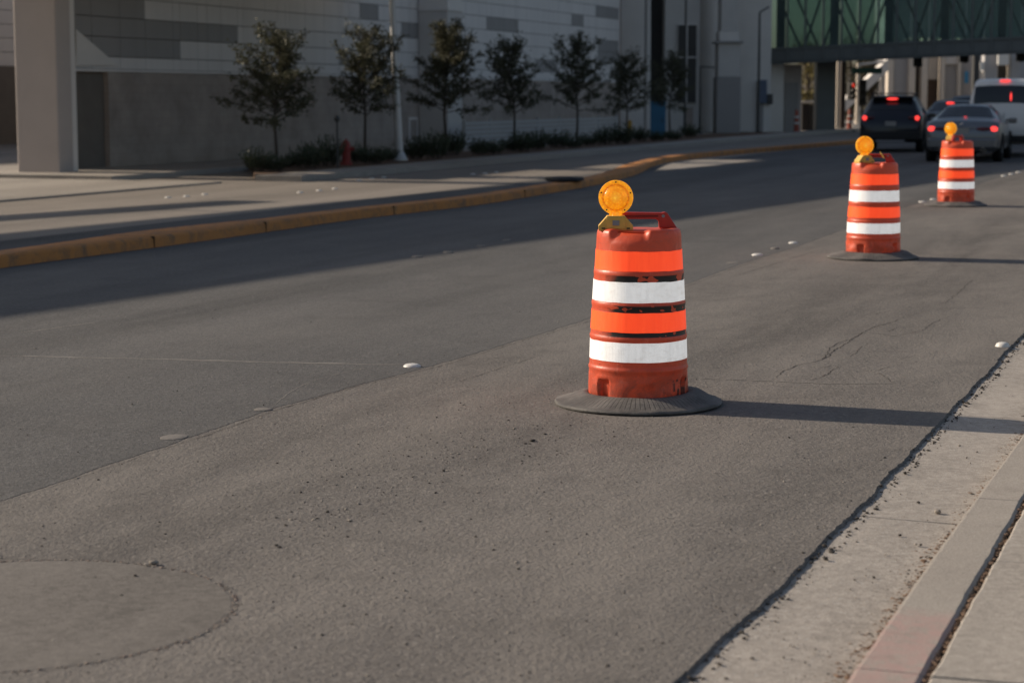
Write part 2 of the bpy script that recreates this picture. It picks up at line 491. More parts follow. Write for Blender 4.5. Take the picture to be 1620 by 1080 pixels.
seamc = [(0, 797), (120, 757), (242, 716), (330, 688), (446, 646), (560, 612), (698, 579), (820, 541), (930, 509), (1084, 454), (1172, 421), (1255, 395)]
ribbon(mb, [G(*p) for p in seamc], .0030, .002, .012, 77)
ribbon(mb, [G(*p) for p in [(1160, 437), (1215, 421), (1300, 394)]], .004, .002, .012, 79)
ribbon(mb, [G(*p) for p in [(860, 560), (770, 590), (700, 612)]], .003, .002, .012, 81)
struct(mb.build('road_cracks', M['crack']))
mb = MB()
ribbon(mb, smoothline([G(*p) for p in [(0, 563), (200, 567), (420, 573), (590, 577), (655, 577)]], 1), .032, .0028, .03, 12, .06)
ribbon(mb, smoothline([G(*p) for p in [(600, 578), (540, 590), (480, 607), (448, 628), (430, 645)]], 2), .005, .0026, .008, 14, .03)
ribbon(mb, [G(*p) for p in [(1090, 598), (1200, 602), (1300, 607), (1420, 606)]], .018, .0022, .02, 16, .05)
ribbon(mb, [G(*p) for p in [(30, 527), (90, 519), (150, 510)]], .02, .0028, .02, 19, .05)
struct(mb.build('road_seams', M['seal']))

# median kerb
def lane_poly(front, backp, h, name, mat, thing_=False):
    pass
mfront = [(-420, 486), (0, 424), (247, 392), (426, 367), (540, 350), (650, 337), (758, 325), (877, 305), (940, 294), (995, 281), (1018, 272), (1030, 264), (1062, 256), (1120, 249), (1240, 238), (1420, 222)]
mback = [(-420, 452), (0, 396), (247, 360), (426, 345), (540, 332), (650, 320), (758, 306), (877, 289), (930, 280), (968, 268), (982, 261), (1005, 256), (1050, 250.5), (1120, 244), (1240, 233), (1420, 218)]
H = .125
fr = [G(*p) for p in mfront]
mb = MB()
fr = resample(smoothline(fr, 1), .6)
bk = []
base_b = resample(smoothline([G(*p, H) for p in mback], 1), .3)
for p in fr:
    s = SN(p)[0]
    q = min(base_b, key=lambda b: abs(SN(b)[0] - s))
    w = max(.38, min(1.9, SN(p)[1] - SN(q)[1]))
    bk.append(p - DN * w)
fr[0] -= DS * 20; bk[0] -= DS * 20
fr[-1] += DS * 0
step = 4
rows_f = lambda t, z: [Vector((a.x + (b.x - a.x) * t, a.y + (b.y - a.y) * t, z)) for a, b in zip(fr, bk)]
mb.grid([rows_f(0, -.05), rows_f(.02, H - .03), rows_f(.08, H), rows_f(.92, H), rows_f(.98, H - .03), rows_f(1, -.05)])
# joints cut across the painted kerb
o = struct(mb.build('median_kerb', M['kerb_yellow'], autos=50))
mb = MB()
for px in (15, 247, 426, 640, 830):
    p = min(fr, key=lambda q: abs((q.x / q.y) - (px - 810) / F * 1.0 / cp)); k = fr.index(p); q = bk[k]
    for a, b in ((-.003, .0), ):
        mb.hexa([p + DN * .003 - DS * .003, p + DN * .003 + DS * .003, q + DS * .003, q - DS * .003],
                [Vector((*(p + DN * .004 - DS * .003)[:2], H + .0015)), Vector((*(p + DN * .004 + DS * .003)[:2], H + .0015)), Vector((*(q + DS * .003)[:2], H + .0015)), Vector((*(q - DS * .003)[:2], H + .0015))])
struct(mb.build('kerb_joints', M['block_dark'] if 'block_dark' in M else simple('joint_brown', (.10, .06, .035), .9)))
# pale wedge before the nose, standing in for the sunlit patch of road
mb = MB(); mb.poly([G(1037, 270, .009), G(1075, 268, .009), G(1130, 262, .009), G(1215, 251.5, .009), G(1110, 253, .009), G(1062, 257, .009)])
struct(mb.build('lit_road_patch', M['gutter']))

mb = MB(); mb.poly([U(-30, -14.1, .006), U(-30, -11.6, .006), U(40, -11.6, .006), U(40, -12.9, .006)])
struct(mb.build('dark_road_band', M['asphalt_far']))  # dark strip laid to deepen the shadow band behind the median kerb
# far pavement, planting strip
mb = MB()
s_a = SN(PN(395, 270, -17.6))[0]
mb.rbox(s_a + 1, 110, -17.6, -17.0, -.1, .12); mb.rbox(s_a + 1, 110, -18.0, -17.6, -.1, .115)
struct(mb.build('far_kerb', M['sidewalk']))
mb = MB()
sb0 = SN(PN(402, 152, -18.0))[0]; sb1 = SN(PN(396, 152, -20.6))[0]
c_ = [(sb0, -18.0), (86, -18.0), (86, -20.6), (sb1, -20.6)]
mb.hexa([U(a, b, -.1) for a, b in c_], [U(a, b, .10) for a, b in c_])
struct(mb.build('planting_bed', M['soil']))
mb = MB(); mb.rbox(-30, s_a, -60, -18.2, -.1, .03); mb.rbox(s_a, 140, -26, -20.6, -.1, .10)
struct(mb.build('far_pavement', M['sidewalk']))

# ------------------------------------------------------------------ TRAFFIC DRUMS
KZ = .895 / 675.0
def bz(y): return (940 - y) * KZ + .055
def drum_mat(name, smear, seed, glow):
    """orange plastic with scuffs, grime and (on the near drum) black rubbed print between the bands"""
    k = NT(name); o = k.obj()
    x, y, z = k.sep()[:3]
    off = k.n('ShaderNodeVectorMath', operation='ADD', inp={0: o, 1: (seed, seed * .7, 0)}).outputs[0]
    col = k.mix(k.noise(5, 5, .65, off), (.54, .062, .024), (.70, .105, .040))
    scuff = k.ramp(k.noise(14, 6, .75, k.mapping((1, 1, 3.5), vec=off), .8), [(.52, 0.), (.70, 1.)])
    col = k.mix(k.math('MULTIPLY', scuff, .6), col, (.30, .085, .055))
    pale = k.ramp(k.noise(22, 4, .7, k.mapping((1, 1, .35), vec=off), .4), [(.58, 0.), (.72, 1.)])
    col = k.mix(k.math('MULTIPLY', pale, .30), col, (.80, .30, .20))
    low = k.ramp(z, [(.02, 1.0), (.26, 0.12)])
    grime = k.ramp(k.noise(9, 6, .75, off, 1.0), [(.40, 0.), (.60, 1.)])
    col = k.mix(k.math('MULTIPLY', k.math('MULTIPLY', grime, low), .75), col, (.10, .045, .03))
    spots = k.ramp(k.noise(40, 4, .7, off), [(.66, 0.), (.72, 1.)])
    col = k.mix(k.math('MULTIPLY', spots, .5), col, (.06, .035, .03))
    if smear > 0:
        ang = k.math('ARCTAN2', y, x)
        # black film rubbed into the recesses between the bands, and blocky strokes low on the right
        cv = k.n('ShaderNodeCombineXYZ', inp={0: k.math('MULTIPLY', ang, 2.2), 1: k.math('MULTIPLY', z, 13.0), 2: seed}).outputs[0]
        f1 = k.ramp(k.noise(1.5, 1.5, .5, cv, .25), [(.40, 0.), (.415, 1.)])
        def gap(y0, y1):
            a = k.ramp(z, [(0., 0.), (bz(y1) - .001, 0.), (bz(y1) + .001, 1.), (bz(y0) - .001, 1.), (bz(y0) + .001, 0.)])
            return a
        gaps = k.math('MAXIMUM', k.math('MAXIMUM', gap(446, 474), gap(566, 596)), gap(668, 692))
        flank = k.ramp(k.math('ADD', k.math('ADD', x, .275), k.math('MULTIPLY', k.noise(9, 2), .12)), [(.14, 0.), (.20, 1.)])
        f = k.math('MULTIPLY', k.math('MULTIPLY', f1, gaps), flank)
        bv = k.n('ShaderNodeCombineXYZ', inp={0: k.math('MULTIPLY', ang, 8.0), 1: k.math('MULTIPLY', z, 13.0), 2: seed + 7}).outputs[0]
        blk = k.n('ShaderNodeTexVoronoi', feature='F1', distance='CHEBYCHEV', inp={'Vector': bv, 'Scale': 1.0, 'Randomness': .55})
        b1 = k.ramp(blk.outputs['Distance'], [(.26, 1.), (.32, 0.)])
        rng = k.math('MULTIPLY', k.ramp(x, [(.165, 0.), (.18, 1.)]), k.ramp(z, [(.05, 1.), (.152, 1.), (.156, 0.)]))
        f = k.math('MAXIMUM', f, k.math('MULTIPLY', k.math('MULTIPLY', b1, rng), .8))
        col = k.mix(k.math('MULTIPLY', f, smear), col, (.014, .012, .011))
    nm = k.bump(k.noise(30, 4, .6, off), .18, .01)
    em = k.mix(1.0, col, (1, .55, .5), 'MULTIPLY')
    return k.done(k.bsdf(col, .42, .45, 0, nm, em, glow))  # slight emission brightens the shaded side, as light through the plastic
def sheeting(name, c1, c2, glow, rough, seed, dirt=.25, dcol=(.3, .22, .17), tint=(1, 1, 1)):
    k = NT(name); o = k.obj()
    x, y, z = k.sep()[:3]
    ang = k.math('ARCTAN2', y, x)
    cv = k.n('ShaderNodeCombineXYZ', inp={0: k.math('MULTIPLY', ang, 3.0), 1: k.math('MULTIPLY', z, 2.0), 2: seed}).outputs[0]
    f = k.noise(1.3, 3, .55, cv)
    col = k.mix(f, c1, c2)
    # tiny prism grid of the sheeting and faint upright creases
    cr = k.ramp(k.noise(3.3, 4, .7, k.n('ShaderNodeCombineXYZ', inp={0: k.math('MULTIPLY', ang, 3.2), 1: k.math('MULTIPLY', z, 1.6), 2: seed + 9}).outputs[0], .2), [(.32, .90), (.5, 1.), (.66, 1.04)])
    col = k.mix(1.0, col, cr, 'MULTIPLY')
    d = k.ramp(k.noise(12, 6, .75, k.mapping((1, 1, 2.5)), .8), [(.50, 0.), (.72, 1.)])
    col = k.mix(k.math('MULTIPLY', d, dirt), col, dcol)
    h = k.math('ADD', k.math('SINE', k.math('MULTIPLY', z, 620)), k.math('SINE', k.math('MULTIPLY', ang, 180)))
    nm = k.bump(h, .10, .001, k.bump(f, .25, .01))
    return k.done(k.bsdf(col, rough, .5, 0, nm, k.mix(1.0, col, tint, 'MULTIPLY'), glow))  # emission lifts the shaded side of the bands; the sheeting is no lamp
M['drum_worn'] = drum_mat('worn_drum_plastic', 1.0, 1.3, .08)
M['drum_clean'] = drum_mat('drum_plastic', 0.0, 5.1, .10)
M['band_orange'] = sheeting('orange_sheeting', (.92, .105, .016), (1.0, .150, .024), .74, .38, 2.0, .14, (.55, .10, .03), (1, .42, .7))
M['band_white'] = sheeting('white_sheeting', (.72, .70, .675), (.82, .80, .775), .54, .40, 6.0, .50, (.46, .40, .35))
def rubber():
    k = NT('tyre_rubber'); o = k.obj()
    x, y, z = k.sep()[:3]
    ang = k.math('ARCTAN2', y, x)
    lines = k.ramp(k.math('FRACT', k.math('MULTIPLY', ang, 15.0)), [(0.0, 0.), (.07, 0.), (.12, 1.), (.93, 1.), (1., 0.)])
    rr = k.math('SQRT', k.math('ADD', k.math('MULTIPLY', x, x), k.math('MULTIPLY', y, y)))
    onz = k.ramp(rr, [(.265, 0.), (.28, 1.), (.40, 1.), (.42, 0.)])
    part_ = k.ramp(k.noise(1.6, 2, .5), [(.38, .15), (.55, 1.)])
    gr = k.math('MULTIPLY', k.math('SUBTRACT', 1.0, lines), k.math('MULTIPLY', onz, part_))
    col = k.mix(k.noise(7, 5, .7), (.048, .046, .044), (.125, .119, .112))
    d = k.ramp(k.noise(3.2, 6, .75, None, .8), [(.40, 0.), (.60, 1.)])
    col = k.mix(k.math('MULTIPLY', d, .62), col, (.22, .208, .192))
    col = k.mix(k.math('MULTIPLY', gr, .8), col, (.018, .017, .016))
    nm = k.bump(k.math('SUBTRACT', k.noise(60, 3, .6), k.math('MULTIPLY', gr, 2.0)), .35, .006)
    return k.done(k.bsdf(col, .72, .35, 0, nm))
M['rubber'] = rubber()
def amber():
    k = NT('amber_lens')
    o = k.obj()
    x, y, z = k.sep()[:3]
    dz = k.math('SUBTRACT', z, .175)
    r = k.math('SQRT', k.math('ADD', k.math('MULTIPLY', x, x), k.math('MULTIPLY', dz, dz)))
    rings = k.math('SINE', k.math('MULTIPLY', r, 1100))
    rays = k.math('SINE', k.math('MULTIPLY', k.math('ARCTAN2', dz, x), 36))
    nm = k.bump(k.math('ADD', rings, k.math('MULTIPLY', rays, .6)), .35, .0015)
    facet = k.ramp(k.voro(75, 'Distance'), [(.1, 1.15), (.6, .82)])
    base = k.ramp(r, [(.0, (1.0, .66, .07)), (.016, (1.0, .55, .03)), (.034, (.98, .42, .010)), (.060, (1.0, .46, .012)), (.0665, (.72, .24, .004)), (.071, (.78, .28, .006)), (.075, (1.0, .48, .014)), (.092, (1.0, .52, .02))])  # bright centre hot spot and darker groove ring painted into the colour
    col = k.mix(1.0, base, facet, 'MULTIPLY')
    glint = k.ramp(k.noise(38, 3, .6), [(.55, 0.), (.72, 1.)])
    col = k.mix(k.math('MULTIPLY', glint, .55), col, (1.0, .62, .06))
    p = k.n('ShaderNodeBsdfPrincipled', inp={'Base Color': col, 'Roughness': .10, 'Specular IOR Level': .7, 'Normal': nm, 'Coat Weight': .6, 'Emission Color': col, 'Emission Strength': .74})  # emission stands in for sunlight glowing through the lens
    tr = k.n('ShaderNodeBsdfTranslucent', inp={'Color': col, 'Normal': nm})
    mx = k.n('ShaderNodeMixShader', inp={0: .45, 1: p.outputs[0], 2: tr.outputs[0]})
    return k.done(mx.outputs[0])
M['amber'] = amber()
M['lamp_yellow'] = simple('lamp_case_yellow', (.74, .46, .10), .55, .4, .25, 18, bump=.1)
M['dark_bit'] = simple('dark_plastic', (.03, .026, .024), .6, .4, .2, 20)
M['grey_bit'] = simple('grey_label', (.26, .26, .27), .5, .4, .2, 30)
M['handle_red'] = simple('handle_red', (.50, .030, .018), .40, .5, .2, 12)

KZ = .895 / 675.0
def bz(y): return (940 - y) * KZ + .055
def br(hw): return hw / 414.0 * .535
BODY = [(945, 206), (930, 206.5), (915, 206.5), (900, 206.5), (890, 206.4), (880, 206.2), (872, 206), (866, 205.8), (860, 205.6), (850, 205.5), (836, 205), (832, 207.5), (824, 208.5), (818, 206), (813, 203.6), (790, 203), (712, 200), (707, 201.5), (699, 202.5), (693, 200.5), (688, 198.5), (672, 197.5), (594, 193.5), (582, 192.5), (576, 194), (565, 195), (558, 193), (553, 190.8), (470, 187), (455, 186), (448, 187.2), (438, 187), (432, 184.5), (428, 182.2), (350, 178), (300, 175.5), (285, 174), (276, 171.5), (270, 167.5), (266.5, 161), (265, 150), (265, 138)]
def drum_disp(seed, dents):
    def f(r, h, a):
        zc = (h - .055) / .895
        ca = (math.degrees(a) + 90 + 180) % 360 - 180      # 0 = towards the viewer, + = right
        w = .0026 * noise.noise(Vector((math.cos(a) * 1.6 + seed, math.sin(a) * 1.6, h * 3)))
        rr, hh = r + w, h
        if r > .155:
            # scoops on both flanks of the rim, where the lid is waisted for the hand
            for c0, c1 in ((-42, 6), (138, 186)):
                for sh in (-360, 0, 360):
                    if c0 - 6 < ca + sh < c1 + 6:
                        e = min(1, (ca + sh - c0 + 6) / 7.0, (c1 + 6 - ca - sh) / 7.0)
                        t = max(0, min(1, (h - bz(318)) / (bz(266) - bz(318))))
                        rr -= .042 * e * t ** 1.3
                        hh -= .014 * e * t
        if zc < .17 and dents:
            for (c, wd, z0, z1, dp) in dents:
                e = max(0, min(1, (wd - abs(ca - c)) / 2.0 + .0)) if abs(ca - c) < wd else 0
                if e and z0 < h < z1: rr -= dp * e * min(1, (z1 - h) / .022)
            rr += .010 * noise.noise(Vector((math.cos(a) * 3.1 + seed, math.sin(a) * 3.1, h * 12))) * max(0, min(1, (.16 - zc) / .05))
        return rr, hh
    return f
DENTS = [(-48, 9, .0, .160, .030), (62, 7, .0, .165, .022), (150, 8, .0, .16, .02), (5, 10, .0, .14, .006)]
def dense(prof, n=3):
    out = []
    for a, b in zip(prof, prof[1:]):
        kk = n if abs(a[0] - b[0]) > 15 else 1
        for i in range(kk): out.append((a[0] + (b[0] - a[0]) * i / kk, a[1] + (b[1] - a[1]) * i / kk))
    out.append(prof[-1]); return out
BASE_SLIT = None
def tyre_disp(seed):
    def f(r, h, a):
        q = Vector((math.cos(a), math.sin(a), 0))
        w = noise.noise(q * 1.1 + Vector((seed, 0, 0))); w2 = noise.noise(q * 3.2 + Vector((0, seed, 0)))
        t = max(0, (r - .28) / .17)
        lift = max(0, w2) * .022 * t * (1 if h > .012 else .35)
        hump = .018 * max(0, math.cos(a - .25)) * max(0, 1 - abs(t - .35) * 2.2)
        return r * (1 + .010 * w * t + .006 * w2 * t), h + lift + hump * (1 if h > .02 else 0) + .004 * w
    return f
def make_lamp(root, x, y, z, lens_yaw, case_yaw):
    case = MB()
    case.prism([(-.091, 0), (.091, 0), (.092, .026), (.074, .046), (.046, .079), (-.046, .079), (-.074, .046), (-.092, .026)], -.044, .044)
    case.bar((0, -.046, .012), (0, -.046, .070), .10, .004)
    c = case.build('warning_light', M['lamp_yellow'], root, bevel=.006)
    c.location = (x, y, z); c.rotation_euler = (0, 0, case_yaw)
    m_ = MB(); m_.box((-.018, -.0515, .028), (.018, -.047, .056)); m_.build('sensor_window', M['grey_bit'], c, bevel=.002)
    for sx in (-1, 1):
        m_ = MB(); m_.box((sx * .066 - .009, -.0475, .010), (sx * .066 + .009, -.0425, .017)); m_.build('slot', M['dark_bit'], c)
    L = MB()
    L.lathe([(.0005, -.036), (.018, -.0345), (.040, -.030), (.056, -.023), (.066, -.0155), (.069, -.0125), (.075, -.0125), (.090, -.0125), (.092, -.009), (.092, .009), (.090, .0125), (.075, .0125), (.069, .0125), (.066, .0155), (.056, .023), (.040, .030), (.018, .0345), (.0005, .036)], 56, 'y', (0, 0, .175))
    L.tube([(0, 0, .074), (0, 0, .098)], [.027, .024], 16)
    L.box((-.034, -.0115, .079), (.034, .0115, .096))
    l = L.build('lens', M['amber'], c, autos=35); l.rotation_euler = (0, 0, lens_yaw - case_yaw)
    for k in range(5):
        a = R(90 + 72 * k)
        m_ = MB()
        m_.lathe([(.0003, -.0155), (.0044, -.0150), (.0044, .0150), (.0003, .0155)], 8, 'y', (.0815 * math.cos(a), 0, .175 + .0815 * math.sin(a)))
        bo = m_.build('bolt', M['dark_bit'], c); bo.rotation_euler = l.rotation_euler
    return c
def make_drum(px, py, label, bodymat, seed, dents, rz, lamp, hand_yaw, scale=1.0, tie=False):
    p = G(px, py)
    t = thing('traffic_drum', label, 'traffic drum', (p.x, p.y, .002), rz, 'orange traffic drums along the closed lane')
    t.scale = (scale,) * 3
    prof = [(br(w), bz(y)) for y, w in dense(BODY, 5)]
    dd = drum_disp(seed, dents)
    mb = MB(); mb.lathe(prof, 192, disp=dd)
    # lid: a sunken deck with two raised D-shaped pads
    mb2 = MB()
    top = bz(265)
    lid = [(br(138), top), (br(120), top - .003), (br(100), top - .006), (br(60), top - .008), (.004, top - .008)]
    mb.lathe(lid, 192, disp=lambda r, h, a: (r, h + (dd(br(138), top, a)[1] - top) * (1 if r > .155 else 0)), cap1=True)
    body = mb.build('drum_body', M[bodymat], t, autos=55)
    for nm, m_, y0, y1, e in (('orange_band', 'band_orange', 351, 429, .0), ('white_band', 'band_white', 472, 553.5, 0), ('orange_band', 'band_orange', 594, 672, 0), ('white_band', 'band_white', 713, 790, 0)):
        pr_ = []
        for i in range(9):
            y = y1 + (y0 - y1) * i / 8
            for (ya, wa), (yb, wb_) in zip(BODY, BODY[1:]):
                if yb <= y <= ya:
                    w = wa + (wb_ - wa) * ((y - ya) / (yb - ya) if yb != ya else 0); break
            pr_.append((br(w) + .0016, bz(y)))
        pr_ = [(pr_[0][0] - .004, pr_[0][1])] + pr_ + [(pr_[-1][0] - .004, pr_[-1][1])]
        def bd(r, h, a, dd=dd):
            q = dd(r, h, a)
            return q[0], q[1] + (.0022 * noise.noise(Vector((math.cos(a) * 4, math.sin(a) * 4, h * 3 + seed))))
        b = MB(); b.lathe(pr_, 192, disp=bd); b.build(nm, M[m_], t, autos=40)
    # handle: a flat arch across the lid, thicker at the feet
    h = MB()
    O = [(-.196, -.004), (-.150, .072), (-.128, .083), (.120, .080), (.137, .085), (.150, .078), (.204, -.004)]
    I = [(-.110, -.004), (-.105, .036), (-.09, .046), (.085, .046), (.098, .040), (.103, .030), (.106, -.004)]
    for y0, y1 in ((-.019, .019),):
        a0 = [h.vert((x, y0, z)) for x, z in O]; b0 = [h.vert((x, y0, z)) for x, z in I]
        a1 = [h.vert((x, y1, z)) for x, z in O]; b1 = [h.vert((x, y1, z)) for x, z in I]
        for i in range(len(O) - 1):
            h.face((a0[i], a0[i + 1], b0[i + 1], b0[i])); h.face((a1[i + 1], a1[i], b1[i], b1[i + 1]))
            h.face((a0[i + 1], a0[i], a1[i], a1[i + 1])); h.face((b0[i], b0[i + 1], b1[i + 1], b1[i]))
        h.face((a0[0], b0[0], b1[0], a1[0])); h.face((b0[-1], a0[-1], a1[-1], b1[-1]))
    hd = h.build('handle', M['handle_red'], t, bevel=.006)
    hd.location = (0, 0.0, top); hd.rotation_euler = (0, 0, hand_yaw)
    g = MB(); g.box((-.10, -.0215, .058), (.10, -.0195, .066)); g.build('grip_groove', simple('groove_shadow', (.20, .012, .01), .5), hd)
    g = MB(); g.lathe([(.0005, -.0212), (.0085, -.0212), (.0085, .0212), (.0005, .0212)], 14, 'y', (.127, 0, .062)); g.build('bolt_hole', M['grey_bit'], hd)
    if tie:
        g = MB(); g.tube([(.05, -.022, .10), (.06, -.026, .085), (.078, -.03, .06), (.09, -.03, .04)], .007, 6); g.build('cable_tie', M['lamp_yellow'], hd)
    make_lamp(t, *lamp)
    tb = MB()
    tb.lathe([(.262, .044), (.265, .060), (.276, .068), (.300, .066), (.345, .052), (.375, .039), (.405, .028), (.432, .021), (.447, .017), (.452, .011), (.450, .004), (.444, .001), (.28, .001), (.262, .044)], 160, disp=tyre_disp(seed))
    tb.build('rubber_base', M['rubber'], t, autos=45)
    return t
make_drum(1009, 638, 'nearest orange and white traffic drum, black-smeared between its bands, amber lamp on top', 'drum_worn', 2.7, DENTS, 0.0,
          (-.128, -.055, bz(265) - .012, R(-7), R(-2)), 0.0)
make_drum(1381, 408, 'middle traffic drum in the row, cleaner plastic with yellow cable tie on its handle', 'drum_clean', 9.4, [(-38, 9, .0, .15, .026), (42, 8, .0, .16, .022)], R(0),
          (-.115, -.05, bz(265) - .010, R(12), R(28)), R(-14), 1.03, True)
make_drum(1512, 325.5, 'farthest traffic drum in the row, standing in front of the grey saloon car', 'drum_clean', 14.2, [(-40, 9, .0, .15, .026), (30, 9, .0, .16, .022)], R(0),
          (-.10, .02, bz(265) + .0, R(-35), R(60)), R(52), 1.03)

# ------------------------------------------------------------------ markers, stones, litter
def marker(px, py, label, mat='marker', r=.05, h=.018, z=.002, sq=1.0):
    p = G(px, py)
    mb = MB(); mb.lathe([(r, -.006), (r, .002), (r * .86, h * .62), (r * .6, h * .9), (r * .25, h), (.002, h)], 24, cap1=True)
    o = mb.build('road_marker', M[mat], autos=50); o.location = (p.x, p.y, z); o.rotation_euler = (0, 0, R(-19.75)); o.scale = (1, sq, 1)
    return tag(o, label, 'road marker', 'ceramic road markers')
marker(652, 580, 'white round road marker at the lane joint left of the nearest drum', r=.055)
marker(1586, 548, 'white round road marker on the ragged asphalt edge beside the gutter', r=.048, z=.0, h=.03)
marker(1255, 385, 'white road marker nearest to the middle drum on the lane joint', r=.055)
marker(1198, 404, 'bright white road marker midway between nearest and middle drum', r=.06)
marker(1226, 394, 'half worn small road marker between two bright ones on the lane joint', 'marker_worn', r=.05)
marker(1160, 416, 'flat worn grey marker stub on the lane joint right of the nearest drum', 'marker_worn', r=.07, h=.006)
marker(275, 692, 'largest flat worn marker stub at lower left on the lane joint', 'marker_worn', r=.062, h=.006, sq=1.3)
marker(416, 648, 'small flat worn marker stub between the round marker and the large stub', 'marker_worn', r=.048, h=.006)
marker(1320, 410 - 5, 'white marker chip at the left foot of the middle drum', 'marker', r=.03, h=.012, z=.0)
marker(1459, 320, 'left one of the white markers beside the farthest drum', r=.06)
marker(1476, 316, 'right one of the white markers beside the farthest drum', r=.05)
for i, (x, y) in enumerate([(1588, 279), (1600, 276), (1611, 273)]):
    marker(x, y, 'white road marker in the short far row right of the farthest drum', r=.06)
for (x, y) in [(660, 407), (709, 400), (762, 390), (803, 381)]:
    marker(x, y, 'dull road marker in the shaded through lane', 'marker_worn', r=.06, h=.016)
for (x, y) in [(266, 313), (295, 311), (324, 308), (475, 305), (505, 302), (530, 299), (568, 286), (588, 283), (607, 281), (748, 276), (767, 275), (785, 273)]:
    marker(x, y, 'white road marker in a row of three on the sunlit far carriageway', r=.055, z=.002)

rnd = random.Random(11)
mb = MB()
for i in range(2700):
    x = rnd.uniform(-100, 1620); y = 470 + 630 * rnd.random() ** .75
    p = G(x, y)
    s, n_ = SN(p)
    sz = abs(rnd.gauss(0, .0020)) + .001
    z = .0
    es = SN(cut_by_s(edge, s))[1]
    if n_ > es + .02: z = -.013
    if n_ > SN(cut_by_s(foot, s))[1] - .02: continue
    if n_ < SN(cut_by_s(seam, s))[1]: z = .005
    mb.lump((p.x, p.y, z + sz * .25), sz, rnd, 0 if rnd.random() < .5 else 1)
# sweepings drawn along the lane
for i in range(800):
    u_ = rnd.random()
    p = G(430 + 520 * u_ + rnd.gauss(0, 60), 830 - 200 * u_ + rnd.gauss(0, 34))
    sz = abs(rnd.gauss(0, .0026)) + .001
    mb.lump((p.x, p.y, sz * .25), sz, rnd, 0 if rnd.random() < .45 else 1)
# grit thrown against the ragged edge
for i in range(1500):
    q = edge_r[rnd.randrange(0, len(edge_r) - 200)] + DN * rnd.uniform(-.02, .07)
    sz = abs(rnd.gauss(0, .004)) + .0015
    mb.lump((q.x, q.y, (-.013 if rnd.random() < .8 else -.006) + sz * .3), sz, rnd, 0)
tag(mb.build('grit', [M['stone_dark'], M['stone_pale']]), kind='stuff')
mb = MB()
for i in range(8200):
    s = rnd.uniform(4, 16)
    q = cut_by_s(foot, s) - DN * abs(rnd.gauss(0, .034)) * (1 + .8 * noise.noise(Vector((s * 2, 0, 0))))
    sz = abs(rnd.gauss(0, .0028)) + .0012
    mb.lump((q.x, q.y, -.021 + sz * .3), sz, rnd, 0 if rnd.random() < .8 else 1, .5)
for i in range(1800):
    s = rnd.uniform(4, 14)
    q = cut_by_s(back, s) + DN * rnd.gauss(.011, .009)
    sz = abs(rnd.gauss(0, .004)) + .0015
    mb.lump((q.x, q.y, KH - .012 + sz * .3), sz, rnd, 0, .6)
tag(mb.build('leaf_debris', [M['debris'], M['stone_dark']]), kind='stuff')
def pebble(px, py, size, label, mat='stone_dark', z=0.0, seed=0, flat=.75):
    p = G(px, py); mb = MB(); mb.lump((0, 0, size * .3), size, random.Random(seed), 0, flat)
    o = mb.build('pebble', M[mat], sub=1); o.location = (p.x, p.y, z)
    return tag(o, label, 'pebble', 'loose stones on the roadway')
pebble(243, 893, .020, 'largest grey pebble on the rim of the round concrete patch', 'stone_pale', .004, 1)
pebble(232, 895, .010, 'small pale pebble touching the large one on the patch rim', 'stone_pale', .004, 2)
pebble(214, 912, .010, 'dark pebble lying on top of the round concrete patch', 'stone_dark', .003, 3)
pebble(437, 863, .014, 'flat dark stone on the asphalt right of the round patch', 'stone_dark', 0, 4, .4)
pebble(842, 698, .020, 'flat black stone on the asphalt below the nearest drum', 'stone_dark', 0, 5, .4)
pebble(862, 687, .010, 'small black stone just below the left rim of the nearest drum base', 'stone_dark', 0, 6)
pebble(1025, 722, .008, 'small dark stone on the open asphalt below the nearest drum', 'stone_dark', 0, 7)
pebble(554, 824, .012, 'pale pebble on the swept asphalt in the left foreground', 'stone_pale', 0, 8)
pebble(518, 810, .011, 'dark pebble on the swept asphalt in the left foreground', 'stone_dark', 0, 9)
pebble(476, 779, .009, 'dark pebble farthest left among the sweepings', 'stone_dark', 0, 10)
pebble(702, 745, .010, 'lone dark pebble in the middle of the open asphalt', 'stone_dark', 0, 11)
pebble(1483, 806, .019, 'largest pale pebble in the concrete gutter', 'stone_pale', -.013, 12)
pebble(1424, 842, .011, 'dark pebble in the gutter just below the slab joint', 'stone_dark', -.013, 13)
pebble(1449, 856, .010, 'pale pebble of a close pair in the gutter', 'stone_pale', -.013, 14)
pebble(1457, 857, .009, 'dark pebble of a close pair in the gutter', 'stone_dark', -.013, 15)
pebble(1432, 745, .010, 'dark pebble in the gutter left of the kerb dirt', 'stone_dark', -.013, 16)
pebble(1453, 790, .009, 'dark pebble in the gutter above the large pale one', 'stone_dark', -.013, 17)
pebble(1190, 1035, .010, 'dark pebble nearest the camera in the gutter', 'stone_dark', -.013, 18, .5)
# rubber scrap on the median
p = G(893, 287, .125)
mb = MB(); mb.lathe([(.02, .0), (.30, .0), (.36, .03), (.34, .075), (.2, .085), (.02, .085)], 28, disp=lambda r, h, a: (r * (1 + .12 * noise.noise(Vector((math.cos(a) * 2, math.sin(a) * 2, 0)))), h), cap0=True, cap1=True)
o = mb.build('rubber_disc', simple('black_rubber', (.022, .021, .022), .7, .3, .3, 10), autos=40)
o.location = (p.x, p.y, .126); o.scale = (1, 1.2, 1)
tag(o, 'flat black rubber sign base lying on the orange median kerb', 'sign base')

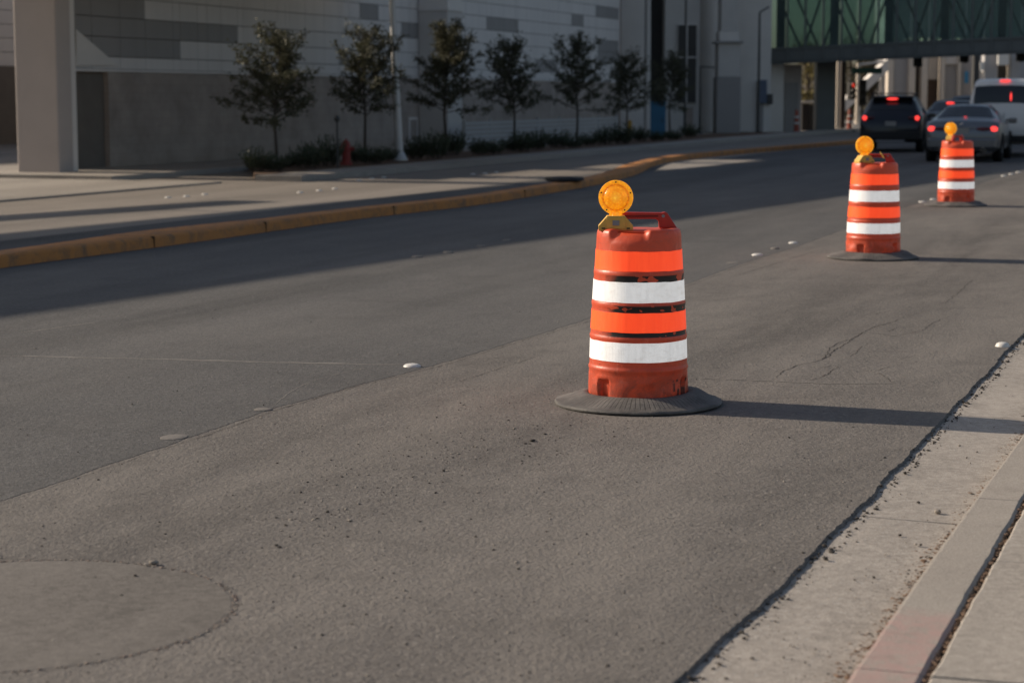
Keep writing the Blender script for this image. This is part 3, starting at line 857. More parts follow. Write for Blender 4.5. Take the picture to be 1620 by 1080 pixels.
# ------------------------------------------------------------------ LEFT BUILDING
M['wall_low'] = None
def block_mat():
    k = NT('split_face_block')
    o = k.obj()
    s = k.n('ShaderNodeVectorMath', operation='DOT_PRODUCT', inp={0: o, 1: tuple(DS)}).outputs['Value']
    z = k.sep()[2]
    uv = k.n('ShaderNodeCombineXYZ', inp={0: s, 1: z, 2: 0.0}).outputs[0]
    br_ = k.n('ShaderNodeTexBrick', inp={'Vector': uv, 'Color1': (.36, .308, .272, 1), 'Color2': (.38, .328, .29, 1), 'Mortar': (.325, .276, .242, 1), 'Scale': 1.0, 'Mortar Size': .006, 'Brick Width': .40, 'Row Height': .19})
    col = k.mix(1.0, br_.outputs[0], k.ramp(k.noise(1.1, 5, .65), [(.3, .78), (.7, 1.15)]), 'MULTIPLY')
    low = k.ramp(z, [(.0, 1.0), (.5, 0.0)])
    col = k.mix(k.math('MULTIPLY', low, .35), col, (.26, .20, .14))
    nm = k.bump(k.noise(25, 4, .7), .5, .02)
    return k.done(k.bsdf(col, .9, .2, 0, nm))
M['block'] = block_mat()
M['block_dark'] = simple('brown_return_wall', (.17, .15, .13), .9, .2, .2, 2, bump=.3)
def panel_mat(name, c):
    k = NT(name)
    col = k.mix(k.noise(.8, 4, .6), tuple(x * .93 for x in c), tuple(x * 1.06 for x in c))
    z = k.sep()[2]
    streak = k.ramp(k.noise(2.5, 4, .7, k.mapping((1, 1, .08))), [(.45, 0.), (.75, 1.)])
    col = k.mix(k.math('MULTIPLY', streak, .18), col, tuple(x * .6 for x in c))
    return k.done(k.bsdf(col, .6, .35))
M['panel'] = panel_mat('pale_panel', (.68, .645, .62))
M['panel_dark'] = panel_mat('dark_panel', (.30, .285, .275))
M['backing'] = simple('joint_shadow', (.17, .16, .155), .9, .1)
M['stucco'] = simple('pale_stucco', (.68, .645, .605), .9, .2, .1, 1.2, bump=.2, bscale=30)
M['stucco_shade'] = simple('grey_stucco', (.55, .525, .495), .9, .2, .12, 1.2, bump=.2, bscale=30)
M['pier_front'] = simple('tan_concrete', (.45, .40, .37), .85, .2, .1, 1.5, bump=.15)
M['dark_opening'] = simple('dark_opening', (.06, .057, .055), .6, .3, .2, 2)

NW = -23.3
def s_at(px, n=NW): return SN(PN(px, 152, n))[0]
s_left, s_right = s_at(100), s_at(980)
bl = thing('clad_building', 'long grey building with panel cladding and darker rectangular panels over a block wall', 'building', U((s_left + s_right) / 2, NW - 2, 0))
ZB = 2.23
mb = MB(); mb.rbox(s_at(172), s_right, NW - .6, NW, -.1, ZB - .06); mb.build('block_wall', M['block'], bl, world=True)
mb = MB(); mb.rbox(s_left, s_at(172) - .003, NW - .8, NW - .12, -.1, ZB - .06); mb.build('return_wall', M['block_dark'], bl, world=True)
mb = MB(); mb.rbox(s_left, s_right, NW - .7, NW + .05, ZB - .057, ZB - .0); mb.build('ledge', M['panel'], bl, world=True)
rows = [ZB + .003, 2.5, 2.93, 3.36, 3.80, 4.23, 4.66, 5.09, 5.52, 5.95, 6.4, 6.85, 7.3, 7.75, 8.2, 8.7, 9.2, 9.7, 10.2]
dark = [(121, 232, 3), (121, 378, 2), (121, 287, 1), (421, 460, 2), (571, 602, 4), (537, 553, 1), (636, 662, 3), (772, 820, 4), (904, 923, 5), (942, 978, 6), (847, 882, 1), (946, 978, 3), (946, 978, 2), (730, 770, 9), (600, 650, 7), (840, 900, 8)]
dk = [(s_at(a), s_at(b), r) for a, b, r in dark]
def top_at(s):
    sp_ = SN(Vector((0, 0, 0)))[0]
    px_s = s
    if s < s_at(330): return 3.95
    if s < s_at(440): return 4.22
    if s < s_at(540): return 4.5
    return 10.1
cuts = sorted(set([s_left, s_right, s_at(330), s_at(440), s_at(540)] + [s_left + 1.18 * k for k in range(1, int((s_right - s_left) / 1.18) + 1)] + [x for a, b, r in dk for x in (a, b)]))
cuts = [c for c in cuts if s_left <= c <= s_right]
cl = [cuts[0]]
for c in cuts[1:]:
    if c - cl[-1] > .12: cl.append(c)
mb = MB()
for a, b in zip(cl, cl[1:]):
    m_ = (a + b) / 2; tp = top_at(m_)
    for r in range(len(rows) - 1):
        z0, z1 = rows[r], min(rows[r + 1], tp)
        if z1 - z0 < .03: continue
        d = any(x - .05 <= m_ <= y + .05 and rr == r for x, y, rr in dk)
        mb.rbox(a + .006, b - .006, NW - .05, NW - .004 + (0.006 if d else 0), z0 + .009, z1 - .009, 1 if d else 0)
mb.build('cladding', [M['panel'], M['panel_dark']], bl, world=True)
mb = MB()
for a, b, tp in ((s_left, s_at(330), 3.95), (s_at(330), s_at(440), 4.22), (s_at(440), s_at(540), 4.5)):
    mb.rbox(a, b, NW - .6, NW - .06, ZB + .003, tp - .006)
mb.rbox(s_at(540), s_right, NW - 7, NW - .06, ZB + .003, 10.1)
mb.build('core_wall', M['backing'], bl, world=True)
mb = MB(); mb.rbox(s_right - .0, s_right + 13, NW - 22, NW - 5.0, -.1, 11.0); mb.build('shade_block', M['panel_dark'], bl, world=True)  # unseen mass added to keep sun off the corner pier
mb = MB(); mb.rbox(s_at(540) + .01, s_right, NW - 7.1, NW + .08, 10.103, 10.35); mb.build('parapet', M['panel'], bl, world=True)
# the pale gable-like sheet beside the pier
mb = MB()
a = [PN(121, 47, NW + .05), PN(187, 104, NW + .05), PN(121, 104, NW + .05)]
mb.hexa([a[2], a[1], a[1] - DN * .02, a[2] - DN * .02], [a[0], a[0] + DS * .02 - Vector((0, 0, .01)), a[0] + DS * .02 - DN * .02, a[0] - DN * .02])
mb.build('sloping_panel', M['stucco'], bl, world=True)
# pilaster in front of the wall
ps = s_at(662)
mb = MB()
pcorner = None
for n_ in [NW + .05 * i for i in range(1, 60)]:
    if s_at(708, n_) <= ps: pcorner = n_; break
pcorner = pcorner or NW + 1.0
ps2 = SN(PN(731, 152, pcorner))[0]
mb.rbox(ps, ps2, NW + .02, pcorner, -.1, 4.18); mb.build('pilaster', M['stucco_shade'], bl, world=True)
mb = MB(); mb.rbox(ps - .03, ps2 + .03, NW + .02, pcorner + .03, 4.183, 4.30); mb.rbox(ps, ps2, NW + .02, pcorner, 4.303, 9.9); mb.build('pilaster_cap', M['stucco'], bl, world=True)
mb = MB(); q0 = s_at(646); q1 = s_at(660)
mb.rbox(q0, q1, NW + .003, NW + .02, .25, 1.02); mb.build('wall_hatch', M['panel'], bl, world=True)
mb = MB(); mb.rbox(q0 + .1, q1 - .1, NW + .021, NW + .028, .33, .94); mb.build('hatch_door', M['block'], bl, world=True)

# pier at the left edge; the unseen deck over it is added for shadow
wl = thing('tan_pier', 'tall tan concrete pier at the left edge of the photo, with an added overhead slab casting shade', 'pier', U(s_at(60, -22.6), -23.2, 0))
pn0 = -23.55
sA = SN(PN(28, 275, pn0))[0]
pn1 = pn0
for i in range(1, 80):
    if SN(PN(90, 200, pn0 + .03 * i))[0] <= sA: pn1 = pn0 + .03 * i; break
sB = SN(PN(128, 200, pn1))[0]
TE = math.tan(R(25))
HD = 5.2
mb = MB(); mb.rbox(sA, sB - .30, pn0, pn1, -.05, HD); mb.build('shaft', M['pier_front'], wl, world=True, bevel=.03)
mb = MB(); mb.rbox(sB - .297, sB, pn0 + .25, pn1 - .08, -.05, HD); mb.build('rib', M['stucco'], wl, world=True, bevel=.02)
SUNH = Vector((-.9411, .338, 0)).normalized()
def lift(p, h): return Vector((p.x, p.y, 0)) + SUNH * (h / TE) + Vector((0, 0, h))
mb = MB()
near = [G(0, 503), G(300, 463), G(600, 418), G(944, 367), G(1074, 349), G(1345, 279)]
near = [near[0] - DS * 10] + near
farl = [G(-800, 520), G(-300, 412), G(0, 367), G(390, 334), G(800, 296), G(1010, 272)]
n0 = lift(near[0], HD); n1 = lift(near[-1], HD); f0 = lift(farl[0], HD); f1 = lift(farl[-1], HD)
NL = [lift(p, HD + .5) for p in near]; FL = [lift(p, HD) for p in farl]
# straight-edged deck fitted to the shadow edges wanted on the road
def fit(P):
    ss_ = [SN(p)[0] for p in P]; nn = [SN(p)[1] for p in P]
    ms = sum(ss_) / len(P); mn = sum(nn) / len(P)
    b = sum((x - ms) * (y - mn) for x, y in zip(ss_, nn)) / sum((x - ms) ** 2 for x in ss_)
    return lambda s: mn + b * (s - ms)
fn, ff = fit(NL[1:6]), fit(FL[2:])
s0d, s1d = -6.0, s_at(548)
mb.hexa([U(s0d, fn(s0d), HD), U(s1d, fn(s1d), HD), U(s1d, ff(s1d), HD), U(s0d, ff(s0d), HD)],
        [U(s0d, fn(s0d), HD + .5), U(s1d, fn(s1d), HD + .5), U(s1d, ff(s1d), HD + .5), U(s0d, ff(s0d), HD + .5)])
mb.build('shadow_deck', M['stucco_shade'], wl, world=True)  # unseen, added and shaped only to cast the shadow band on the road
b0 = lift(G(-300, 366), HD); b1 = lift(G(0, 347), HD); b2 = lift(G(400, 318), HD)
mb = MB(); mb.bar(b0, b2, .42, .3); mb.bar((b2 + b1) / 2, U(SN((b2 + b1) / 2)[0], ff(SN(b1)[0]), HD), .1, .1); mb.build('shadow_beam', M['stucco_shade'], wl, world=True)  # unseen beam added to cast the thin dark line across the far road

# building glimpsed left of the pier
lb = thing('block_building', 'brown and pale building glimpsed at the left edge behind the pier', 'building', U(20, -41, 0))
mb = MB(); mb.rbox(-10, s_at(-40, -40) + 70, -44, -40, -.3, 2.67); mb.build('lower_wall', M['block_dark'], lb, world=True)
mb = MB()
for i in range(6):
    mb.rbox(-10, s_at(-40, -40) + 70, -43.8, -40.1, 2.68 + .48 * i, 2.68 + .48 * i + .46)
mb.build('upper_wall', M['panel'], lb, world=True)

def zof(py, Y): return PD(810, py, Y).z
def xof(px, Y): return PD(px, 152, Y).x
def pbox(mb, px0, px1, Y, py0, py1, depth=.4, m=0, bottom=None, top=None):
    """box whose front face stands at distance Y; extents read from the survey"""
    z0 = zof(py1, Y) if bottom is None else bottom; z1 = zof(py0, Y) if top is None else top
    mb.box((xof(px0, Y), Y, z0), (xof(px1, Y), Y + depth, z1), m)

# ------------------------------------------------------------------ STATION BUILDING (right of the long facade)
sb = thing('concrete_building', 'pale concrete building with tall dark slot windows where the bridge lands', 'building', (xof(1090, 88), 90, 0))
mb = MB(); pbox(mb, 981, 1019, 84, 0, 0, 9, 0, -.1, 13)
mb.build('corner_pier', M['stucco'], sb, world=True, bevel=.03)
mb = MB(); pbox(mb, 1019.3, 1051, 87.5, 0, 0, 6, 0, -.1, 12.5); mb.build('recess', M['dark_opening'], sb, world=True)
mb = MB(); pbox(mb, 1051.3, 1106, 86, 0, 0, 8, 0, -.1, 13); mb.build('front_wall', M['stucco_shade'], sb, world=True)
for (x0, x1, y0, y1) in ((1072, 1101, 40, 163),):
    mb = MB(); pbox(mb, x0 - 1, x1 + 1, 85.9, y0 - 2, y1 + 1, .097); f = mb.build('window', M['stucco'], sb, world=True)
    mb = MB(); pbox(mb, x0, x1, 85.87, y0, y1, .027); mb.build('pane', M['dark_opening'], f, world=True)
    mb = MB(); pbox(mb, 1084.5, 1087, 85.8, y0, y1, .066); pbox(mb, x0, x1, 85.82, 90, 92, .046); mb.build('mullion', M['panel'], f, world=True)
mb = MB(); pbox(mb, 1086, 1097, 85.9, 170, 209, .097); mb.build('door', M['block'], sb, world=True)
# round tower
mb = MB(); xc = xof(1121, 88); mb.lathe([(xof(1140, 88) - xc, -.1), (xof(1140, 88) - xc, 13)], 40, 'z', (xc, 88.2, 0), cap1=True); mb.build('round_tower', M['stucco'], sb, world=True, autos=40)
mb = MB(); pbox(mb, 1134, 1172, 85, 122, 0, 1.6, 0, -.1); mb.build('pier_base', M['panel_dark'], sb, world=True, bevel=.02)
mb = MB(); pbox(mb, 1136, 1170, 85.03, 69, 121.6, 1.5); mb.build('pier_shaft', M['stucco_shade'], sb, world=True)
mb = MB(); pbox(mb, 1132, 1175, 84.9, 65.5, 68.7, 1.8); mb.build('pier_cap', M['panel_dark'], sb, world=True)
mb = MB(); pbox(mb, 1137, 1168, 85.05, 50, 65.2, 1.5); mb.build('pier_block', M['stucco'], sb, world=True)
mb = MB(); pbox(mb, 1140, 1166, 85.1, 0, 49.7, 1.5, 0, None, 11); mb.build('upper_shaft', M['stucco_shade'], sb, world=True)
mb = MB(); pbox(mb, 1160, 1219, 88, 0, 0, 8, 0, -.1, 14); mb.build('side_wall', M['stucco'], sb, world=True)
mb = MB(); pbox(mb, 1198, 1208, 87.9, 128, 213, .097); mb.build('service_door', M['panel_dark'], sb, world=True)

def lamp_pole(name, label, px, Y, py_top, py_base, arm=None, w=.11, mat='dark_metal'):
    b = PD(px, py_base, Y); z0 = b.z
    t = thing(name, label, 'lamp post', (b.x, Y, z0))
    mb = MB(); mb.tube([(0, 0, 0), (0, 0, zof(py_top, Y) - z0)], [w * .6, w * .4], 10); mb.build('pole', M[mat], t, autos=40)
    mb = MB(); mb.box((-w, -w, 0), (w, w, .12)); mb.build('base_plate', M[mat], t, bevel=.01)
    if arm:
        a = PD(arm[0], arm[1], Y)
        mb = MB(); mb.tube([(0, 0, zof(py_top, Y) - z0), (a.x - b.x, 0, a.z - z0)], [w * .35, w * .3], 8); mb.build('arm', M[mat], t)
    return t
M['dark_metal'] = simple('dark_metal', (.045, .045, .045), .5, .5, .2, 8)
M['galv'] = simple('galvanised_steel', (.46, .46, .46), .45, .5, .15, 3, metal=.25)
lamp_pole('bracket_post', 'dark slim post with an arm reaching to the glass bridge', 1199, 86.5, 20, 212, (1217, 11))
lamp_pole('bracket_post', 'dark low bracket post in front of the round tower', 1107, 83.5, 106, 213, (1131, 107), .09)
t = lamp_pole('flag_pole', 'thin grey pole rising out of frame before the concrete building', 1083, 82, -60, 214, None, .09, 'dark_metal')
t['category'] = 'pole'
t = lamp_pole('sign_post', 'pale tall pole at the corner of the concrete building beside the dark recess', 1024, 80, -80, 222, None, .20, 'stucco_shade')
t['category'] = 'pole'
mb = MB(); p = PD(1207, 150, 87.8); mb.box((-.16, -.05, -.5), (.16, .05, .5)); o = mb.build('wall_sign', simple('blue_grey_sign', (.10, .13, .19), .5, .4, .2, 4), bevel=.01); o.location = (p.x, 87.8, zof(145, 87.8))
tag(o, 'small blue grey wall sign above the service door', 'sign')
mb = MB(); mb.box((-.13, -.07, -.22), (.13, .07, .22)); o = mb.build('utility_box', M['dark_metal'], bevel=.02); o.location = (xof(1218.5, 87.7), 87.85, zof(157, 87.85))
tag(o, 'dark square wall box right of the blue grey sign', 'utility box')

# blue portable cabin and yellow bollard in the shrubbery
bt = thing('blue_cabin', 'bright blue narrow cabin standing behind the trees', 'cabin', (xof(1040, 80), 80, 0))
M['blue'] = simple('blue_plastic', (.03, .125, .22), .5, .4, .15, 2)
mb = MB(); mb.box((-.34, 0, 0), (.34, .8, 1.35)); mb.build('shell', M['blue'], bt, bevel=.03)
mb = MB(); mb.box((-.37, -.03, 1.353), (.37, .83, 1.43)); mb.build('roof', M['blue'], bt, bevel=.02)
mb = MB(); mb.box((-.26, -.02, .08), (.26, -.002, 1.28)); d_ = mb.build('door', M['blue'], bt, bevel=.01)
mb = MB(); mb.box((.18, -.035, .6), (.22, -.021, .75)); mb.build('handle', M['dark_bit'], d_)
b = G(997, 228); mb = MB(); mb.lathe([(.07, 0), (.07, .62), (.05, .68), (.002, .69)], 16, cap1=True); o = mb.build('bollard', simple('yellow_bollard', (.45, .25, .04), .6), autos=40); o.location = (xof(997, 73), 73, .1)
tag(o, 'yellow round bollard among the shrubs', 'bollard')

# slatted white fence
fe = thing('slat_fence', 'low pale slatted fence behind the shrubs', 'fence', U(s_at(850, -21.2), -21.2, .1))
sf0, sf1 = s_at(736, -21.2), s_at(978, -21.2)
mb = MB()
for i in range(6): mb.rbox(sf0, sf1, -21.22, -21.2, .15 + i * .13, .15 + i * .13 + .095)
mb.build('slats', simple('white_slat', (.42, .42, .42), .6), fe, world=True)
kpost = int((sf1 - sf0) / 2.2)
for i in range(kpost + 1):
    s = sf0 + (sf1 - sf0) * i / kpost
    mb = MB(); mb.rbox(s - .03, s + .03, -21.285, -21.222, .1, .96); mb.build('post', M['galv'], fe, world=True)

# ------------------------------------------------------------------ GLASS BRIDGE
GB_A = PD(1217, 99, 92.0)
Yb1 = 87.3
GB_B = PD(1660, 79.5, Yb1)
bd = thing('glass_footbridge', 'enclosed green glass footbridge with dark steel frame crossing above the road', 'footbridge', (GB_A.x, GB_A.y, GB_A.z))
M['steel'] = simple('dark_green_steel', (.095, .102, .100), .5, .5, .15, 2)
M['steel2'] = simple('grey_green_steel', (.135, .143, .139), .5, .5, .15, 2)
def glass_mat(name, tint, rough=.05, mixf=.75):
    k = NT(name)
    tr = k.n('ShaderNodeBsdfTransparent', inp={'Color': (*tint, 1)})
    gl = k.n('ShaderNodeBsdfPrincipled', inp={'Base Color': tuple(x * .6 for x in tint) + (1,), 'Roughness': rough, 'Specular IOR Level': .5})
    z = k.sep()[2]
    line = k.ramp(k.math('FRACT', k.math('MULTIPLY', z, 9.0)), [(.0, 1.), (.12, 1.), (.2, 0.), (1., 0.)])
    mm = k.math('MULTIPLY', k.math('SUBTRACT', 1.0, k.math('MULTIPLY', line, .55)), mixf)
    mx = k.n('ShaderNodeMixShader', inp={0: mm, 1: gl.outputs[0], 2: tr.outputs[0]})
    return k.done(mx.outputs[0])
M['green_glass'] = glass_mat('green_glass', (.62, .73, .71), .05, .95)
M['rear_glass'] = glass_mat('rear_glass', (.66, .76, .74), .05, .93)
bdir = (GB_B - GB_A); blen = bdir.length; bu = bdir.normalized()
bn = Vector((-bu.y, bu.x, 0)).normalized()      # away from the viewer
if bn.y < 0: bn = -bn
HG = 3.6; WD = 3.2
def B(t, w, h): return GB_A + bu * t + bn * w + Vector((0, 0, h))
def bbox(mb, t0, t1, w0, w1, h0, h1):
    mb.hexa([B(t0, w0, h0), B(t1, w0, h0), B(t1, w1, h0), B(t0, w1, h0)], [B(t0, w0, h1), B(t1, w0, h1), B(t1, w1, h1), B(t0, w1, h1)])
mb = MB(); bbox(mb, 0, blen, .02, WD - .02, .0, .10); bbox(mb, 0, blen, .06, .2, .103, .55); bbox(mb, 0, blen, WD - .2, WD - .06, .103, .55)
mb.build('floor_girder', M['steel'], bd, world=True)
mb = MB(); bbox(mb, 0, blen, -.12, .018, -.10, .04); mb.build('bottom_flange', M['steel'], bd, world=True)
mb = MB(); bbox(mb, 0, blen, 0, WD, HG, HG + .3); mb.build('roof', M['steel'], bd, world=True)
mb = MB(); bbox(mb, .0, blen, -.06, .03, .545, .64); mb.build('sill_rail', M['steel2'], bd, world=True)
npane = 15; bw = blen / npane
mb = MB()
for i in range(npane):
    bbox(mb, i * bw + .03, (i + 1) * bw - .03, .005, .025, .645, HG - .01)
mb.build('glass_front', M['green_glass'], bd, world=True)
mb = MB()
for i in range(npane):
    bbox(mb, i * bw + .03, (i + 1) * bw - .03, WD - .03, WD - .01, .56, HG - .01)
mb.build('glass_rear', M['rear_glass'], bd, world=True)
mb = MB()
for i in range(npane):
    bbox(mb, i * bw + .03, (i + 1) * bw - .03, .0, .02, .043, .54)
mb.build('spandrel', M['steel2'], bd, world=True)
for i in range(npane + 1):
    mb = MB(); bbox(mb, i * bw - .045, i * bw + .045, -.05, .0, .045, HG); mb.build('mullion', M['steel2'], bd, world=True)
dgs = []
for i in range(0, npane - 1, 3):
    for wv in (.45, WD - .45):
        for (ta, ha, tb, hb) in ((i * bw, HG - .1, (i + 1.6) * bw, .6), ((i + 3) * bw, HG - .1, (i + 1.8) * bw, .6)):
            if (wv > 1 and i % 2 == 0): ta, tb = ta + .3, tb + .3
            mb = MB(); mb.bar(B(ta, wv, ha), B(tb, wv, hb), .09, .09); mb.build('diagonal_brace', M['steel'], bd, world=True)
    mb = MB(); bbox(mb, i * bw + .2, i * bw + .55, .4, .7, .55, HG); mb.build('inner_post', M['steel'], bd, world=True)
# supports
mb = MB(); pbox(mb, 1292, 1323, 93.5, 98, 214, .9, 0, -.1); mb.build('support_column', M['steel2'], bd, world=True, bevel=.02)
mb = MB(); pbox(mb, 1218, 1240, 92.6, 101, 214, 2.4, 0, -.1); mb.build('landing_pier', M['stucco'], bd, world=True, bevel=.02)
mb = MB(); pbox(mb, 1240.3, 1268, 93.2, 102, 214, 1.6, 0, -.1); lp = mb.build('landing_wall', M['pier_front'], bd, world=True)
mb = MB(); pbox(mb, 1242, 1263, 93.15, 131, 213, .047); mb.build('door', M['panel_dark'], lp, world=True)

# ------------------------------------------------------------------ BEYOND THE BRIDGE
def plain(name, label, cat, parts, Y, group=None):
    t = thing(name, label, cat, (xof(parts[0][1], Y), Y, 0), 0, group)
    for (nm, x0, x1, y0, y1, mat, dy, dep) in parts:
        mb = MB(); pbox(mb, x0, x1, Y + dy, y0, y1, dep); mb.build(nm, M[mat], t, world=True, bevel=.02 if dep > .5 else 0)
    return t
M['stone_warm'] = simple('warm_stone', (.62, .55, .47), .8, .2, .1, 1.0)
M['grey_wall'] = simple('grey_wall', (.43, .42, .42), .8, .2, .1, 1.0)
M['brown_door'] = simple('brown_shutter', (.12, .085, .065), .7, .2, .25, 2)
M['awning'] = simple('white_awning', (.80, .77, .72), .6, .3, .06, 2)
plain('far_building', 'pale columned building seen under the bridge, with brown doorway and grey bays', 'building', [
    ('rear_wall', 1397, 1760, -30, 200, 'grey_wall', 3.0, 3),
    ('column', 1404, 1413, 60, 200, 'stone_warm', 0, .8), ('grey_bay', 1413.4, 1437, 60, 200, 'grey_wall', .5, .8),
    ('column', 1437.4, 1447, 60, 200, 'stone_warm', 0, .8), ('dark_gap', 1447.4, 1457, 60, 200, 'dark_opening', 1.2, .8),
    ('column', 1457.4, 1467, 60, 200, 'stone_warm', .1, .8), ('recessed_wall', 1467.4, 1487.6, 60, 126, 'stucco_shade', 1.0, .8), ('doorway', 1467.4, 1487.6, 126.3, 200, 'brown_door', 1.2, .8),
    ('column', 1488, 1494, 60, 200, 'stone_warm', 0, .8), ('lintel', 1494.3, 1514.5, 60, 102, 'stucco', .3, .8), ('grey_bay', 1494.3, 1514.5, 102.4, 200, 'grey_wall', .6, .8),
    ('column', 1515, 1520, 60, 200, 'stone_warm', 0, .8), ('tan_wall', 1520.4, 1541, 60, 200, 'pier_front', .5, .8)], 122)
plain('far_pavilion', 'white louvred pavilion seen under the bridge above the white van', 'building', [
    ('column', 1556, 1577, 60, 190, 'grey_wall', 0, .8), ('column', 1598, 1612, 60, 190, 'grey_wall', .1, .8), ('corner_strip', 1594.6, 1597.8, 60, 190, 'stone_warm', .2, .5),
    ('dark_opening', 1577.4, 1594.4, 104, 190, 'dark_opening', .8, .5), ('louvre', 1577.4, 1594.4, 84, 103, 'awning', -.4, 1.1), ('louvre', 1549, 1555.6, 98, 112, 'awning', -.3, .5), ('louvre', 1612.5, 1640, 92, 97, 'awning', -.3, .6), ('low_wall', 1543, 1555.6, 114, 190, 'stucco', .2, .5)], 118)
plain('tall_block', 'dark tall building behind the right half of the glass bridge', 'building', [('facade', 1418, 1800, -300, 62, 'steel2', 0, 5), ('cornice', 1416, 1802, -310, -301, 'steel', -.1, 5.2)], 131)
mb = MB(); pbox(mb, 1525.5, 1531.5, 121.9, 113, 132, .08); o = mb.build('banner_sign', simple('blue_banner', (.05, .24, .42), .5, .4, .2, 3), bevel=.01)
tag(o, 'small blue banner on the tan wall under the bridge', 'sign')
mb = MB(); pbox(mb, 1539, 1549, 112, 82, 210, .5); o = mb.build('dark_post', M['dark_metal'], bevel=.05); tag(o, 'thick dark post under the bridge left of the louvred pavilion', 'post')
mb = MB(); pbox(mb, 1330, 1338, 96, 97, 212, .35); o = mb.build('dark_post', simple('rusty_post', (.055, .042, .036), .7), bevel=.05); tag(o, 'dark brown post under the bridge right of its steel column', 'post')
mb = MB(); pbox(mb, 1323.5, 1329.6, 97.5, 97, 212, .3); o = mb.build('pale_post', M['stone_warm'], bevel=.04); tag(o, 'pale narrow post between steel column and brown post', 'post')
# stair ramp
st = thing('stair_ramp', 'pale sloping stair ramp beyond the bridge rising to the right', 'stair', (xof(1370, 108), 108, 0))
mb = MB()
a0, a1 = PD(1336, 178, 108), PD(1405, 112, 108)
mb.hexa([a0, a1, a1 + Vector((0, 1.4, 0)), a0 + Vector((0, 1.4, 0))], [a0 + Vector((0, 0, .62)), a1 + Vector((0, 0, .62)), a1 + Vector((0, 1.4, .62)), a0 + Vector((0, 1.4, .62))])
mb.build('stringer', M['stucco'], st, world=True)
for px, py in ((1358, 175), (1396, 140)):
    mb = MB(); pbox(mb, px, px + 3, 108.5, py - 20, 195, .4, 0, -.1); mb.build('support', M['stucco_shade'], st, world=True)
# low shelter behind the steel column
plain('bus_shelter', 'dark shelter with pale sloping roof left of the steel column', 'shelter', [('side_panel', 1269, 1280, 164, 212, 'dark_bit', 0, .6), ('front_panel', 1280.4, 1293, 166, 212, 'dark_opening', .1, .6), ('roof_edge', 1268, 1296, 160, 163.5, 'stucco', -.1, .9)], 97)

# signals
M['red_lamp'] = simple('red_signal', (.6, .02, .015), .4, .5, .05, 3, emit=(1, .05, .02), estr=.8)
M['sig_dark'] = simple('signal_housing', (.022, .022, .022), .5, .4, .2, 5)
def signal(px, Y, y0, y1, label, yaw=0.0, post=None, hang=None, lit=True):
    w = .19; z0, z1 = zof(y1, Y), zof(y0, Y); h = (z1 - z0)
    t = thing('traffic_signal', label, 'traffic light', (xof(px, Y), Y, z0), yaw)
    mb = MB(); mb.box((-w, 0, 0), (w, .24, h)); mb.build('housing', M['sig_dark'], t, bevel=.03)
    for i in range(3):
        zc = h * (.5 + i) / 3
        mb = MB(); mb.lathe([(.10, -.004), (.06, -.018), (.002, -.022)], 18, 'y', (0, 0, zc), cap1=True)
        mb.build('signal_lens', M['red_lamp'] if i == 2 and lit else M['dark_bit'], t)
        mb = MB(); mb.tube([(0, -.12, zc + .03), (0, -.002, zc + .03)], .135, 12, cap=False); mb.build('visor', M['sig_dark'], t)
    if post:
        mb = MB(); mb.box((-.05, .06, z0 * -1 + 0.0), (.05, .16, -.003)); mb.build('post', M[post], t)
    if hang:
        mb = MB(); mb.tube([(0, .12, h), (0, .12, h + hang)], .05, 8); mb.build('hanger', M['sig_dark'], t)
    return t
signal(1349, 100, 131, 158, 'dark traffic signal on the left of the pale signal pole', R(30))
signal(1364.5, 99.5, 126, 168, 'taller dark traffic signal on the right of the pale signal pole', R(-10), 'sig_dark', None, False)
sp_ = thing('signal_pole', 'pale signal pole carrying a dark green street name board beyond the bridge', 'signal pole', (xof(1357, 101), 101, 0))
mb = MB(); mb.tube([(0, 0, 0), (0, 0, zof(100, 101))], [.13, .09], 12); mb.build('pole', M['stone_warm'], sp_, autos=40)
mb = MB(); mb.box((-.3, -.3, 0), (.3, .3, .25)); mb.build('footing', M['stucco'], sp_, bevel=.03)
mb = MB(); mb.tube([(0, 0, zof(103, 101)), (xof(1400, 101) - xof(1357, 101), 0, zof(98, 101))], [.07, .05], 8); mb.build('mast_arm', M['galv'], sp_)
mb = MB(); mb.box((xof(1346, 101) - xof(1357, 101), -.12, zof(117, 101)), (xof(1394, 101) - xof(1357, 101), -.09, zof(107.5, 101))); mb.build('street_name_board', simple('green_board', (.018, .050, .036), .5), sp_, bevel=.01)
signal(1451.5, 90.2, 90, 106, 'dark traffic signal hanging under the bridge above the dark saloon', 0, None, .25, False)
signal(1524.5, 89.4, 85, 99, 'dark traffic signal hanging under the bridge above the white van roof edge', 0, None, .2, False)
signal(1614, 88.4, 84, 97, 'dark traffic signal hanging under the bridge at the right edge', 0, None, .2, False)
# tubular channelizers by the far kerb
M['orange_cone'] = simple('orange_cone', (.30, .06, .035), .5, .4, .15, 6)
def cone(px, Y, label):
    t = thing('traffic_cone', label, 'traffic cone', (xof(px, Y), Y, .0))
    mb = MB(); mb.lathe([(.15, .05), (.13, .06), (.10, .7), (.07, 1.0), (.06, 1.03), (.002, 1.04)], 16, cap1=True); mb.build('body', M['orange_cone'], t, autos=40)
    for z in (.45, .72):
        r = .13 - (.13 - .10) * (z - .06) / .64 + .004
        mb = MB(); mb.lathe([(r - .02, z - .052), (r, z - .05), (r - .004, z + .05), (r - .02, z + .052)], 16); mb.build('white_collar', M['stucco_shade'], t)
    mb = MB(); mb.box((-.24, -.24, 0), (.24, .24, .05)); mb.build('base', M['sig_dark'], t, bevel=.01)
cone(1261, 90, 'faded orange cone in front of the landing door')
cone(1345, 95, 'faded orange cone beside the brown post under the bridge')

